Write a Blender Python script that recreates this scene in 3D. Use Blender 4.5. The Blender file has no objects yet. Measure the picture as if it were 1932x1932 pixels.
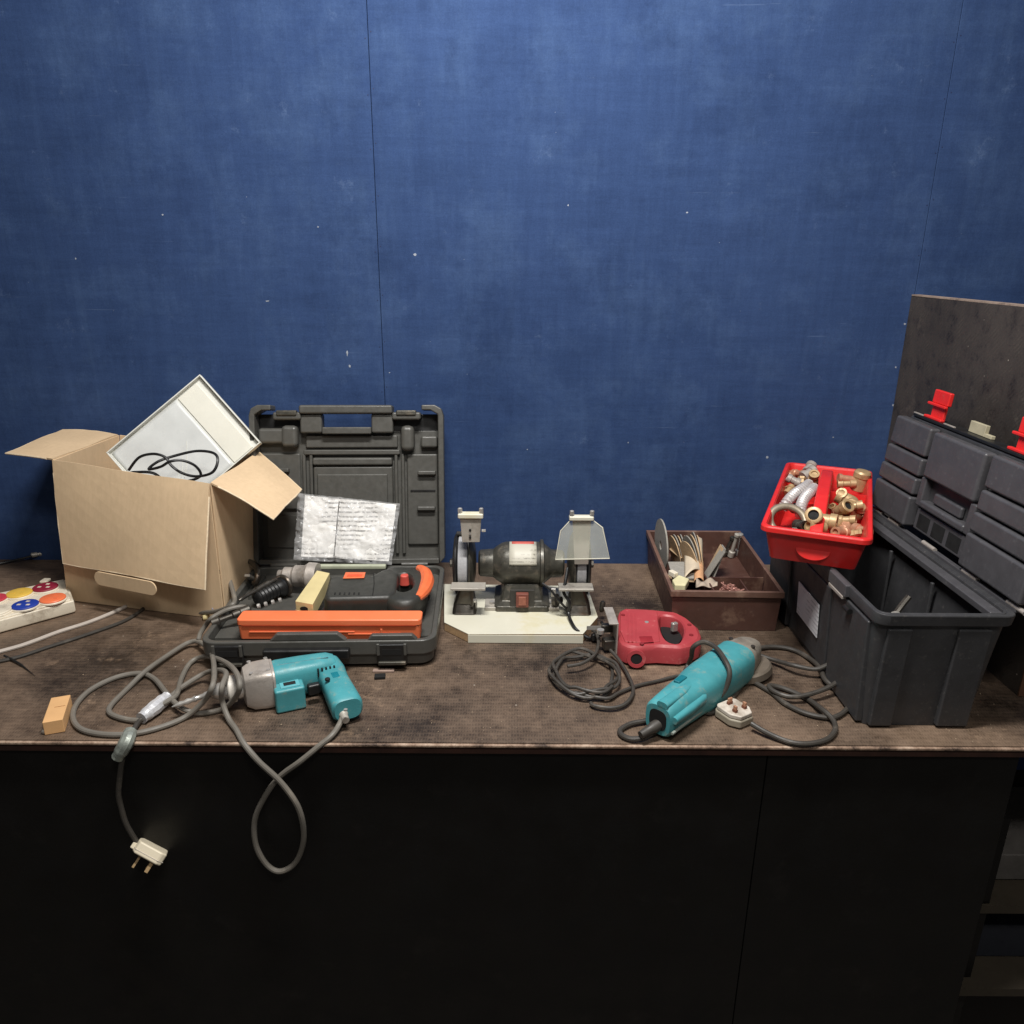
import bpy, bmesh, math, random
from mathutils import Vector, Matrix, noise
random.seed(7)
sc = bpy.context.scene
COL = sc.collection
R = math.radians

# ------------------------------------------------------------------ camera, light, exposure
CAM_H, PITCH, ROLL, FPX = 0.7425, R(18.4), R(0.385), 1450.0      # bench top is z = 0
cp, sp = math.cos(PITCH), math.sin(PITCH)
FW = Vector((0, cp, -sp))
UP0 = Vector((0, sp, cp))
RT = Vector((1, 0, 0)) * math.cos(ROLL) + UP0 * math.sin(ROLL)
UPV = -Vector((1, 0, 0)) * math.sin(ROLL) + UP0 * math.cos(ROLL)
cam = bpy.data.cameras.new('camera')
cam.sensor_width = 36.0
cam.lens = 36.0 * FPX / 1932.0
cam.clip_start, cam.clip_end = 0.02, 60
co = bpy.data.objects.new('camera', cam)
COL.objects.link(co)
cm = Matrix((RT, UPV, -FW)).transposed().to_4x4()
cm.translation = (0, 0, CAM_H)
co.matrix_world = cm
sc.camera = co

world = bpy.data.worlds.new('World')
sc.world = world
world.use_nodes = True
bg = world.node_tree.nodes['Background']
bg.inputs[0].default_value = (1.0, 0.97, 0.93, 1)
bg.inputs[1].default_value = 0.065


def lamp(name, loc, target, sx, sy, power, col):
    l = bpy.data.lights.new(name, 'AREA')
    l.shape = 'RECTANGLE'
    l.size, l.size_y, l.energy, l.color = sx, sy, power, col
    o = bpy.data.objects.new(name, l)
    COL.objects.link(o)
    o.location = loc
    o.rotation_euler = (Vector(target) - Vector(loc)).to_track_quat('-Z', 'Y').to_euler()
    return o


lamp('ceiling_and_fill_light', (-0.02, 0.86, 1.85), (0.02, 1.55, 0.10), 0.6, 0.14, 36, (1.0, 0.975, 0.94))
lamp('ceiling_and_fill_light', (0.25, -0.3, 2.0), (0.0, 1.6, 0.3), 0.6, 0.2, 11.5, (1.0, 0.97, 0.93))  # front lamp added as fill for the lower wall
vs = sc.view_settings
vs.view_transform = 'Standard'
vs.look = 'None'
vs.exposure = 0.45
vs.gamma = 1.0
vs.use_curve_mapping = False


# ------------------------------------------------------------------ measuring (photo 1932 px wide -> place)
def _ray(u, v):
    return FW + RT * ((u - 966.0) / FPX) + UPV * (-(v - 963.0) / FPX)


def P(u, v, z=0.0):
    d = _ray(u, v)
    t = (z - CAM_H) / d.z
    return Vector((d.x * t, d.y * t, z))


def Q(u, v, y):
    d = _ray(u, v)
    t = y / d.y
    return Vector((d.x * t, y, CAM_H + d.z * t))


def S(r, g, b):
    f = lambda c: ((c / 255) / 12.92 if c / 255 <= 0.04045 else ((c / 255 + 0.055) / 1.055) ** 2.4)
    return (f(r), f(g), f(b), 1)


# ------------------------------------------------------------------ materials
class NT:
    def __init__(s, name):
        s.m = bpy.data.materials.new(name)
        s.m.use_nodes = True
        s.t = s.m.node_tree
        s.b = s.t.nodes['Principled BSDF']
        s.tc = s.t.nodes.new('ShaderNodeTexCoord')

    def n(s, typ, **kw):
        nd = s.t.nodes.new('ShaderNode' + typ)
        for k, v in kw.items():
            if k.startswith('i_'):
                nd.inputs[k[2:].replace('_', ' ')].default_value = v
            else:
                setattr(nd, k, v)
        return nd

    def l(s, a, b):
        s.t.links.new(a, b)

    def noise(s, scale, detail=4, rough=.55, vec=None, stretch=None):
        nd = s.n('TexNoise')
        nd.inputs['Scale'].default_value = scale
        nd.inputs['Detail'].default_value = detail
        nd.inputs['Roughness'].default_value = rough
        src = vec or s.tc.outputs['Object']
        if stretch:
            mp = s.n('Mapping')
            mp.inputs['Scale'].default_value = stretch
            s.l(src, mp.inputs[0])
            src = mp.outputs[0]
        s.l(src, nd.inputs['Vector'])
        return nd.outputs[0]

    def ramp(s, fac, stops):
        r = s.n('ValToRGB')
        e = r.color_ramp.elements
        while len(e) < len(stops):
            e.new(0.5)
        for k, (p, c) in enumerate(stops):
            e[k].position = p
            e[k].color = c if len(c) == 4 else (*c, 1)
        s.l(fac, r.inputs[0])
        return r.outputs[0]

    def bw(s, fac, a, b):
        return s.ramp(fac, [(a, (0, 0, 0, 1)), (b, (1, 1, 1, 1))])

    def mix(s, fac, a, b, blend='MIX'):
        m = s.n('Mix', data_type='RGBA', blend_type=blend)
        for sock, val in ((m.inputs[0], fac), (m.inputs[6], a), (m.inputs[7], b)):
            if isinstance(val, (int, float)):
                sock.default_value = val
            elif isinstance(val, tuple):
                sock.default_value = val
            else:
                s.l(val, sock)
        return m.outputs[2]

    def math(s, op, a, b=None):
        m = s.n('Math', operation=op)
        for k, val in enumerate((a, b)):
            if val is None:
                continue
            if isinstance(val, (int, float)):
                m.inputs[k].default_value = val
            else:
                s.l(val, m.inputs[k])
        return m.outputs[0]

    def bump(s, h, strength, dist=.001):
        b = s.n('Bump')
        b.inputs['Strength'].default_value = strength
        b.inputs['Distance'].default_value = dist
        s.l(h, b.inputs['Height'])
        s.l(b.outputs[0], s.b.inputs['Normal'])


def dk(c, k):
    return (c[0] * k, c[1] * k, c[2] * k, 1)


_mc = {}


def mat(name, c, rough=.5, metal=0, var=.25, vs_=25, bump=.15, bs=350, dirt=None, dirt_amt=.5, dirt_scale=18, spec=.5):
    """painted / moulded stuff: colour drift, gloss drift, fine relief, optional grime with a shape of its own"""
    if name in _mc:
        return _mc[name]
    t = NT(name)
    n1 = t.noise(vs_, 5, .6)
    col = t.ramp(n1, [(.25, dk(c, 1 - var)), (.75, dk(c, 1 + var * .6))])
    if dirt:
        n2 = t.noise(dirt_scale, 8, .68)
        f = t.bw(n2, .60 - .2 * dirt_amt, .74 - .12 * dirt_amt)
        col = t.mix(t.math('MULTIPLY', f, .75), col, dirt)
    t.l(col, t.b.inputs['Base Color'])
    rr_ = t.ramp(t.noise(vs_ * 2.3, 5), [(.3, (max(rough - .12, .04),) * 3), (.7, (min(rough + .14, 1),) * 3)])
    t.l(rr_, t.b.inputs['Roughness'])
    t.b.inputs['Metallic'].default_value = metal
    t.b.inputs['Specular IOR Level'].default_value = spec
    if bump:
        t.bump(t.noise(bs, 3), bump, .0006)
    _mc[name] = t.m
    return t.m


def wall_mat():
    t = NT('blue_hessian_paint')
    big = t.noise(1.3, 7, .66)
    mid = t.noise(7, 9, .74)
    col = t.ramp(big, [(.25, (.0200, .0405, .106)), (.50, (.0255, .0500, .127)), (.76, (.0325, .0610, .148))])
    # rubbed, faded areas and darker greasy ones, each with its own outline
    col = t.mix(t.math('MULTIPLY', t.bw(mid, .48, .70), .50), col, (.050, .088, .182, 1))
    col = t.mix(t.math('MULTIPLY', t.bw(t.noise(4.2, 10, .76), .52, .66), .55), col, (.0150, .031, .084, 1))
    drip = t.noise(26, 5, .65, stretch=(1.0, 1, .07))
    col = t.mix(t.math('MULTIPLY', t.bw(drip, .56, .74), .17), col, (.052, .092, .185, 1))
    weave_h = t.noise(75, 3, .6, stretch=(.18, 1, 1.3))
    weave_v = t.noise(75, 3, .6, stretch=(1.3, 1, .16))
    wv = t.math('MULTIPLY', t.math('ADD', weave_h, weave_v), .5)
    col = t.mix(.10, col, t.ramp(wv, [(.38, (.60, .60, .62)), (.62, (1.4, 1.38, 1.35))]), 'MULTIPLY')
    brush_h = t.noise(22, 8, .75, stretch=(.16, 1, 1.5))
    brush_v = t.noise(22, 8, .75, stretch=(1.5, 1, .16))
    br_ = t.math('MULTIPLY', t.math('ADD', brush_h, brush_v), .5)
    col = t.mix(.34, col, t.ramp(br_, [(.38, (.66, .67, .70)), (.50, (1, 1, 1)), (.64, (1.50, 1.44, 1.36))]), 'MULTIPLY')
    grain = t.noise(420, 2, .6)
    col = t.mix(.35, col, t.ramp(grain, [(.3, (.72, .72, .74)), (.7, (1.28, 1.27, 1.25))]), 'MULTIPLY')
    scr = t.bw(t.noise(13, 11, .84), .60, .70)
    col = t.mix(t.math('MULTIPLY', scr, .42), col, (.105, .155, .27, 1))
    scr2 = t.bw(t.noise(34, 5, .7, stretch=(.10, 1, 2.2)), .67, .73)
    col = t.mix(t.math('MULTIPLY', scr2, .30), col, (.12, .17, .28, 1))
    vo = t.n('TexVoronoi', feature='F1')
    vo.inputs['Scale'].default_value = 21
    t.l(t.tc.outputs['Object'], vo.inputs['Vector'])
    sep = t.n('SeparateColor')
    t.l(vo.outputs['Color'], sep.inputs[0])
    fl = t.math('LESS_THAN', vo.outputs['Distance'], t.math('MULTIPLY', sep.outputs[1], .06))
    fl = t.math('MULTIPLY', fl, t.math('GREATER_THAN', sep.outputs[0], .45))
    fl = t.math('MULTIPLY', fl, t.bw(t.noise(90, 2), .42, .55))
    col = t.mix(t.math('MULTIPLY', fl, .5), col, (.38, .42, .48, 1))
    t.l(col, t.b.inputs['Base Color'])
    t.b.inputs['Roughness'].default_value = .88
    t.b.inputs['Specular IOR Level'].default_value = .12
    t.bump(t.math('ADD', wv, t.math('MULTIPLY', mid, .9)), .4, .002)
    return t.m


def ply_mat(name, base=(.0225, .0150, .0106), worn=(.240, .163, .110), lo=.37, hi=.70, mesh=1.0, rough=.5):
    """film-faced anti-slip plywood: wire-mesh relief, worn brown where rubbed"""
    t = NT(name)
    n1 = t.noise(3.2, 9, .66)
    n2 = t.noise(26, 7, .72)
    n3 = t.noise(140, 4, .7)
    n0 = t.noise(1.5, 5, .6)
    f = t.math('ADD', t.math('MULTIPLY', n1, .50), t.math('ADD', t.math('MULTIPLY', n2, .27), t.math('MULTIPLY', n3, .14)))
    f = t.math('ADD', f, t.math('MULTIPLY', t.math('SUBTRACT', n0, .5), .35))
    f = t.math('ADD', f, .05)
    sep = t.n('SeparateXYZ')
    t.l(t.tc.outputs['Object'], sep.inputs[0])

    def bars(sock, per):
        return t.math('SINE', t.math('MULTIPLY', sock, 2 * math.pi / per))
    g = t.math('MAXIMUM', bars(t.math('ADD', sep.outputs[0], t.math('MULTIPLY', n2, .012)), .0046), bars(t.math('ADD', t.math('ADD', sep.outputs[1], sep.outputs[2]), t.math('MULTIPLY', n2, .016)), .0105))
    g01 = t.math('ADD', t.math('MULTIPLY', g, .5), .5)
    f2 = t.math('ADD', f, t.math('MULTIPLY', t.math('SUBTRACT', g01, .6), .060 * mesh))
    col = t.ramp(f2, [(lo, (*base, 1)), ((lo + hi) / 2, tuple(.5 * a + .5 * b for a, b in zip(base, worn)) + (1,)), (hi, (*worn, 1))])
    # long scuffs
    sc_ = t.bw(t.noise(7, 11, .82), .57, .68)
    gr_ = t.bw(t.noise(5, 9, .74), .56, .68)
    col = t.mix(t.math('MULTIPLY', gr_, .62), col, (base[0] * .8, base[1] * .8, base[2] * .8, 1))
    col = t.mix(t.math('MULTIPLY', sc_, .5), col, (worn[0] * 1.7, worn[1] * 1.7, worn[2] * 1.65, 1))
    vo = t.n('TexVoronoi', feature='F1')
    vo.inputs['Scale'].default_value = 30
    t.l(t.tc.outputs['Object'], vo.inputs['Vector'])
    sp_ = t.math('MULTIPLY', t.math('LESS_THAN', vo.outputs['Distance'], .045), t.bw(t.noise(11, 2), .5, .6))
    col = t.mix(t.math('MULTIPLY', sp_, .8), col, (.42, .37, .31, 1))
    t.l(col, t.b.inputs['Base Color'])
    t.l(t.ramp(n2, [(.3, (rough - .1,) * 3), (.7, (rough + .2,) * 3)]), t.b.inputs['Roughness'])
    t.bump(t.math('ADD', t.math('MULTIPLY', g01, .22 * mesh), n3), .4, .0009)
    return t.m


def edge_mat():
    t = NT('worn_plywood_edge')
    n = t.noise(13, 10, .78)
    col = t.ramp(n, [(.38, (.045, .028, .020)), (.50, (.27, .18, .125)), (.66, (.60, .46, .35))])
    t.l(col, t.b.inputs['Base Color'])
    t.b.inputs['Roughness'].default_value = .7
    t.bump(t.noise(220, 4), .5, .001)
    return t.m


def print_mat(name, paper, ink, axis=2, lines=90, rough=.5, cover=.55, scale=60):
    """paper with rows of print too small to read"""
    t = NT(name)
    sep = t.n('SeparateXYZ')
    t.l(t.tc.outputs['Object'], sep.inputs[0])
    rows = t.math('SINE', t.math('MULTIPLY', sep.outputs[axis], lines * 2 * math.pi))
    rows = t.bw(rows, .1, .5)
    words = t.bw(t.noise(scale, 4, .8), cover - .04, cover + .04)
    para = t.bw(t.noise(9, 2), .40, .46)
    f = t.math('MULTIPLY', t.math('MULTIPLY', rows, words), para)
    col = t.mix(t.math('MULTIPLY', f, .8), paper, ink)
    t.l(col, t.b.inputs['Base Color'])
    t.b.inputs['Roughness'].default_value = rough
    return t.m


def card_mat():
    t = NT('brown_cardboard')
    n1 = t.noise(7, 6, .6)
    fib = t.noise(130, 4, .6, stretch=(1, 1, .25))
    c = S(208, 182, 148)
    col = t.ramp(n1, [(.3, dk(c, .90)), (.7, dk(c, 1.06))])
    col = t.mix(.5, col, t.ramp(fib, [(.3, (.88, .87, .85)), (.7, (1.06, 1.05, 1.05))]), 'MULTIPLY')
    t.l(col, t.b.inputs['Base Color'])
    t.b.inputs['Roughness'].default_value = .85
    t.b.inputs['Specular IOR Level'].default_value = .2
    t.bump(t.math('ADD', fib, t.math('MULTIPLY', n1, 2)), .15, .001)
    return t.m


def clear_mat(name, col, alpha_mix, rough=.15):
    """yellowed see-through plastic"""
    t = NT(name)
    t.l(t.ramp(t.noise(30, 5), [(.3, dk(col, .85)), (.7, col)]), t.b.inputs['Base Color'])
    t.b.inputs['Roughness'].default_value = rough
    tr = t.n('BsdfTransparent')
    mx = t.n('MixShader')
    mx.inputs[0].default_value = alpha_mix
    out = t.t.nodes['Material Output']
    t.l(tr.outputs[0], mx.inputs[1])
    t.l(t.b.outputs[0], mx.inputs[2])
    t.l(mx.outputs[0], out.inputs['Surface'])
    return t.m


DUST = (.33, .29, .25, 1)
M = {}
M['wall'] = wall_mat()
M['ply'] = ply_mat('film_faced_plywood')
M['ply_dark'] = ply_mat('film_faced_plywood_board', base=(.022, .018, .0155), worn=(.088, .072, .060), lo=.38, hi=.74, mesh=1.8, rough=.5)
M['ply_black'] = mat('black_film_panel', (.0050, .0044, .0039, 1), .55, var=.5, vs_=7, bump=.35, bs=160, spec=.3, dirt=(.013, .011, .0095, 1), dirt_amt=.10, dirt_scale=9)
M['edge'] = edge_mat()
M['dark_gap'] = mat('dark_backing', (.006, .006, .008, 1), .9)
M['card'] = card_mat()
M['card_in'] = M['card']
M['cream_pl'] = mat('cream_plastic', S(226, 216, 196), .42, var=.10, dirt=S(150, 135, 115), dirt_amt=.25)
M['white_pl'] = mat('grey_white_plastic', S(214, 214, 206), .45, var=.06, vs_=14)
M['tray_film'] = mat('pale_grey_sheet', S(202, 204, 202), .35, var=.09, vs_=22, bump=.35, bs=60)
M['black_case'] = mat('black_moulded_plastic', S(76, 75, 71), .40, var=.16, vs_=40, bump=.3, bs=600)
M['black_pl'] = mat('black_plastic', S(26, 26, 26), .42, var=.3)
M['dark_tool'] = mat('charcoal_tool_plastic', S(52, 52, 48), .42, var=.18)
M['orange'] = mat('orange_plastic', S(238, 122, 78), .38, var=.10, vs_=9)
M['orange_soft'] = mat('orange_rubber', S(232, 112, 66), .5, var=.15)
M['teal'] = mat('teal_tool_casing', S(70, 147, 154), .44, var=.22, vs_=20, bump=.3, dirt=S(136, 148, 134), dirt_amt=.24, dirt_scale=48)
M['alu'] = mat('cast_aluminium', S(178, 170, 162), .42, metal=.35, var=.22, vs_=40, bump=.5, bs=300, dirt=S(96, 88, 78), dirt_amt=.35)
M['steel'] = mat('bright_steel', S(196, 192, 186), .30, metal=.6, var=.2)
M['steel_dk'] = mat('dull_dark_steel', S(96, 92, 86), .42, metal=.8, var=.3, dirt=S(90, 66, 46), dirt_amt=.35)
M['tape'] = mat('silver_tape', S(206, 206, 208), .34, metal=.25, var=.25, vs_=120, bump=.9, bs=160)
M['cable'] = mat('grey_rubber_cable', S(112, 107, 99), .55, var=.14, vs_=18, dirt=S(140, 132, 120), dirt_amt=.2)
M['cable_dk'] = mat('dark_rubber_cable', S(62, 58, 53), .5, var=.2, dirt=S(112, 104, 94), dirt_amt=.25)
M['cable_blk'] = mat('black_cable', S(22, 22, 24), .45, var=.2)
M['cable_lt'] = mat('pale_grey_cable', S(188, 178, 168), .45, var=.14)
M['plug'] = mat('cream_plug_plastic', S(222, 211, 186), .4, var=.08, dirt=S(140, 120, 92), dirt_amt=.3)
M['plug_gr'] = mat('grimy_white_plug', S(205, 196, 184), .45, var=.1, dirt=S(120, 104, 84), dirt_amt=.4)
M['brass'] = mat('tarnished_brass', S(182, 154, 114), .46, metal=.3, var=.28, vs_=60, bump=.3, dirt=S(120, 88, 52), dirt_amt=.35, dirt_scale=60)
M['copper'] = mat('dull_copper', S(196, 146, 116), .42, metal=.35, var=.25, vs_=60, dirt=S(96, 66, 48), dirt_amt=.3, dirt_scale=60)
M['wood'] = mat('pale_pine', S(214, 168, 116), .7, var=.14, vs_=12, bump=.3, bs=90)
M['white_board'] = mat('white_melamine', S(208, 205, 188), .4, var=.07, vs_=6, dirt=S(196, 186, 140), dirt_amt=.3, dirt_scale=7)
M['chip'] = mat('chipboard_edge', S(182, 150, 112), .85, var=.25, vs_=140, bump=.6, bs=300)
M['gr_green'] = mat('grey_green_hammertone', S(78, 76, 69), .38, metal=.4, var=.3, vs_=60, dirt=S(124, 114, 100), dirt_amt=.3, dirt_scale=60)
M['gr_light'] = mat('pale_grey_paint', S(172, 166, 156), .4, metal=.2, var=.14, dirt=S(110, 100, 88), dirt_amt=.3)
M['stone'] = mat('grinding_stone', S(164, 164, 166), .9, var=.16, vs_=200, bump=.8, bs=500)
M['shield'] = clear_mat('yellowed_clear_plastic', S(240, 240, 222), .15)
M['bagfilm'] = clear_mat('clear_bag_film', (.9, .9, .9, 1), .26, .12)
M['maroon'] = mat('rusty_red_switch', S(120, 66, 54), .6, var=.25, dirt=S(80, 60, 48), dirt_amt=.35)
M['red_tool'] = mat('faded_red_casing', S(168, 62, 67), .5, var=.16, vs_=12, dirt=S(206, 124, 120), dirt_amt=.10, dirt_scale=40)
M['red'] = mat('bright_red_plastic', S(214, 42, 40), .40, var=.14, vs_=22, bump=.2, dirt=S(190, 72, 66), dirt_amt=.14, dirt_scale=70)
M['brown_pl'] = mat('brown_plastic', S(82, 56, 48), .45, var=.2, dirt=S(128, 102, 86), dirt_amt=.3)
M['tb_grey'] = mat('slate_grey_plastic', S(74, 73, 76), .42, var=.18, vs_=24, bump=.4, bs=700, dirt=S(104, 102, 104), dirt_amt=.10, dirt_scale=130)
M['tb_dark'] = mat('charcoal_plastic', S(58, 58, 60), .46, var=.22, vs_=24, bump=.4, bs=700, dirt=S(92, 89, 86), dirt_amt=.10, dirt_scale=130)
M['paper'] = mat('white_paper', S(226, 224, 220), .7, var=.05)
M['print'] = print_mat('printed_manual', S(224, 222, 218), S(110, 108, 106), axis=2, lines=105, cover=.47, scale=150)
M['print_tag'] = print_mat('printed_label', S(216, 216, 218), S(168, 168, 172), axis=2, lines=110, cover=.47, scale=70)
M['print_plate'] = print_mat('printed_rating_plate', S(186, 182, 168), S(120, 116, 106), axis=2, lines=150, cover=.5, scale=120)
M['sand_tan'] = mat('tan_sandpaper', S(186, 158, 124), .95, var=.2, vs_=150, bump=.9, bs=600)
M['sand_grey'] = mat('grey_abrasive', S(150, 146, 138), .9, var=.2, vs_=120, bump=.8, bs=500)
M['carton'] = mat('cream_carton', S(206, 190, 140), .7, var=.14, vs_=20)
M['yellow'] = mat('yellow_socket', S(226, 186, 78), .45, var=.1)
M['crimson'] = mat('crimson_socket', S(138, 34, 54), .45, var=.12)
M['rose'] = mat('rose_red_socket', S(196, 62, 76), .45, var=.1)
M['blue'] = mat('blue_socket', S(36, 62, 158), .45, var=.1)
M['concrete'] = mat('dusty_concrete', S(96, 90, 84), .9, var=.25, vs_=6, bump=.5, bs=60)
M['hole'] = mat('dark_slot', S(14, 13, 13), .8)
M['navy'] = mat('faded_navy_box', S(34, 37, 46), .8, var=.2)


# ------------------------------------------------------------------ mesh helpers
def frame(o, x, y, z):
    m = Matrix((Vector(x), Vector(y), Vector(z))).transposed().to_4x4()
    m.translation = Vector(o)
    return m


def along(o, d, up=(0, 0, 1)):
    """frame at o whose z runs along d"""
    z = Vector(d).normalized()
    x = Vector(up).cross(z)
    if x.length < 1e-4:
        x = Vector((1, 0, 0)).cross(z)
    x.normalize()
    return frame(o, x, z.cross(x), z)


def rotz(o, a):
    return Matrix.Translation(Vector(o)) @ Matrix.Rotation(a, 4, 'Z')


def rrect(w, h, r, n=4, cx=0, cy=0):
    out = []
    for k, (sx, sy) in enumerate(((1, 1), (-1, 1), (-1, -1), (1, -1))):
        for i in range(n + 1):
            a = math.pi / 2 * (k + i / n)
            out.append((cx + sx * (w / 2 - r) + r * math.cos(a), cy + sy * (h / 2 - r) + r * math.sin(a)))
    return out


def sell(a, b, e=2.6, n=20):
    out = []
    for i in range(n):
        t = 2 * math.pi * i / n
        c, s = math.cos(t), math.sin(t)
        out.append((a * math.copysign(abs(c) ** (2 / e), c), b * math.copysign(abs(s) ** (2 / e), s)))
    return out


def spline(pts, k=8, closed=False):
    pts = [Vector(p) for p in pts]
    n = len(pts)
    out = []
    for i in range(n if closed else n - 1):
        p = [pts[(i + j) % n] if closed else pts[min(max(i + j, 0), n - 1)] for j in (-1, 0, 1, 2)]
        for q in range(k):
            t = q / k
            out.append(.5 * ((2 * p[1]) + (p[2] - p[0]) * t + (2 * p[0] - 5 * p[1] + 4 * p[2] - p[3]) * t * t
                             + (3 * p[1] - p[0] - 3 * p[2] + p[3]) * t ** 3))
    if not closed:
        out.append(pts[-1])
    return out


class G:
    def __init__(s):
        s.v, s.f = [], []

    def add(s, vs_, fs, m=None):
        b = len(s.v)
        s.v += [tuple((m @ Vector(p)) if m else Vector(p)) for p in vs_]
        s.f += [tuple(b + i for i in f) for f in fs]
        return s

    def box(s, c, d, m=None):
        x, y, z = (q / 2 for q in d)
        vs_ = [(c[0] + i * x, c[1] + j * y, c[2] + k * z) for k in (-1, 1) for j in (-1, 1) for i in (-1, 1)]
        return s.add(vs_, [(0, 2, 3, 1), (4, 5, 7, 6), (0, 1, 5, 4), (2, 6, 7, 3), (0, 4, 6, 2), (1, 3, 7, 5)], m)

    def hexa(s, bot, top):
        """8-corner block: bottom ring then top ring, same order"""
        return s.rings([bot, top])

    def rings(s, rs, caps=True, m=None, closed=False):
        n = len(rs[0])
        vs_ = [p for r in rs for p in r]
        fs = []
        for i in range(len(rs) - (0 if closed else 1)):
            for j in range(n):
                a, b = i * n + j, i * n + (j + 1) % n
                i2 = (i + 1) % len(rs)
                fs.append((a, b, i2 * n + (j + 1) % n, i2 * n + j))
        if caps and not closed:
            fs.append(tuple(range(n))[::-1])
            fs.append(tuple((len(rs) - 1) * n + j for j in range(n)))
        return s.add(vs_, fs, m)

    def prism(s, out, z0, z1, m=None):
        return s.rings([[(x, y, z0) for x, y in out], [(x, y, z1) for x, y in out]], True, m)

    def lathe(s, prof, seg=24, m=None, caps=True):
        rs = [[(r * math.cos(2 * math.pi * j / seg), r * math.sin(2 * math.pi * j / seg), h) for j in range(seg)] for r, h in prof]
        return s.rings(rs, caps, m)

    def tube(s, pts, r, seg=8, closed=False, m=None):
        pts = [Vector(p) for p in pts]
        n = len(pts)
        rs = []
        prev = None
        for i in range(n):
            a, b = (pts[(i - 1) % n], pts[(i + 1) % n]) if closed else (pts[max(i - 1, 0)], pts[min(i + 1, n - 1)])
            t = (b - a).normalized()
            if prev is None:
                x = t.orthogonal().normalized()
            else:
                x = (prev - t * prev.dot(t)).normalized()
            prev = x
            y = t.cross(x)
            rad = r[i] if isinstance(r, (list, tuple)) else r
            rs.append([pts[i] + (x * math.cos(2 * math.pi * j / seg) + y * math.sin(2 * math.pi * j / seg)) * rad for j in range(seg)])
        return s.rings(rs, True, m, closed)

    def slab(s, quad, th):
        """sheet through the given corners, thickened by th along its normal"""
        q = [Vector(p) for p in quad]
        nrm = (q[1] - q[0]).cross(q[-1] - q[0]).normalized() * th
        return s.rings([q, [p + nrm for p in q]])

    def grid(s, fn, nu, nv, th=None):
        vs_ = [fn(i / nu, j / nv) for j in range(nv + 1) for i in range(nu + 1)]
        w = nu + 1
        fs = [(j * w + i, j * w + i + 1, (j + 1) * w + i + 1, (j + 1) * w + i) for j in range(nv) for i in range(nu)]
        return s.add(vs_, fs)


ROOT = {}


def build(name, g, m, parent=None, bevel=0, seg=2, ang=35, kind=None, solid=0, label=None, bang=32):
    me = bpy.data.meshes.new(name)
    me.from_pydata(g.v, [], g.f)
    bm = bmesh.new()
    bm.from_mesh(me)
    bmesh.ops.recalc_face_normals(bm, faces=bm.faces)
    bm.to_mesh(me)
    bm.free()
    o = bpy.data.objects.new(name, me)
    COL.objects.link(o)
    me.materials.append(M[m] if isinstance(m, str) else m)
    if parent is not None:
        o.parent = parent
        w = ROOT[parent.name]
        me.transform(w.inverted())
        ROOT[o.name] = w
    else:
        ROOT[o.name] = Matrix.Identity(4)
    for p in me.polygons:
        p.use_smooth = name != 'flap'
    if name != 'flap':
        me.set_sharp_from_angle(angle=R(ang))
    if solid:
        md = o.modifiers.new('solid', 'SOLIDIFY')
        md.thickness = solid
        md.offset = 0
    if bevel:
        md = o.modifiers.new('bevel', 'BEVEL')
        md.width, md.segments, md.limit_method, md.angle_limit = bevel, seg, 'ANGLE', R(bang)
        md.harden_normals = True
    if kind:
        o['kind'] = kind
    if label:
        o['label'] = label
    return o


def thing(name, loc, label, cat, rz=0, group=None):
    o = bpy.data.objects.new(name, None)
    o.empty_display_size = .02
    COL.objects.link(o)
    o.location = loc
    o.rotation_euler = (0, 0, rz)
    o['label'], o['category'] = label, cat
    if group:
        o['group'] = group
    ROOT[o.name] = rotz(loc, rz)
    return o


def single(name, g, m, label, cat, origin=None, group=None, **kw):
    """a thing that is one mesh, its origin at its base"""
    if origin is None:
        n = len(g.v)
        origin = (sum(p[0] for p in g.v) / n, sum(p[1] for p in g.v) / n, min(p[2] for p in g.v))
    o = build(name, g, m, **kw)
    o.data.transform(Matrix.Translation(-Vector(origin)))
    o.location = origin
    ROOT[o.name] = Matrix.Translation(Vector(origin))
    o['label'], o['category'] = label, cat
    if group:
        o['group'] = group
    return o


def cable(pts, r, k=8, seg=8, rng=None):
    pts = [Vector(p_) for p_ in pts]
    jit = [p_ if i in (0, len(pts) - 1) else p_ + Vector((random.uniform(-1, 1), random.uniform(-1, 1), random.uniform(-.2, .4))) * .0013 for i, p_ in enumerate(pts)]
    sp_ = spline(jit, k)
    if not isinstance(r, (list, tuple)):
        r = [r * (1 + .05 * noise.noise(q * 60)) for q in sp_]
    return G().tube(sp_, r, seg)


# ================================================================== the setting
WALL_Y, EDGE_Y = 1.8224, 1.0512
floor_o = build('floor', G().box((0, .6, -.93), (6, 6, .06)), 'concrete', kind='structure')
w = build('wall', G().box((.3, WALL_Y + .030, .75), (4.4, .03, 3.3)), 'dark_gap', kind='structure')
for x0, x1 in ((-1.75, -.30535), (-.30465, .91565), (.91635, 2.4)):
    build('panel', G().box(((x0 + x1) / 2, WALL_Y + .0075, .75), (x1 - x0, .015, 3.3)), 'wall', w, bevel=.0012, seg=1)

for sx in (-.305, .916):
    for k in range(16):
        for dx in (-.006, .006):
            zz_ = .12 + .105 * k + (.012 if dx > 0 else 0)
            build('nail_head', G().lathe([(.0012, 0), (.0012, .0005)], 8, along((sx + dx, WALL_Y, zz_), (0, -1, 0))), mat('blue_painted_nail', S(24, 34, 70), .7), w)

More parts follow.
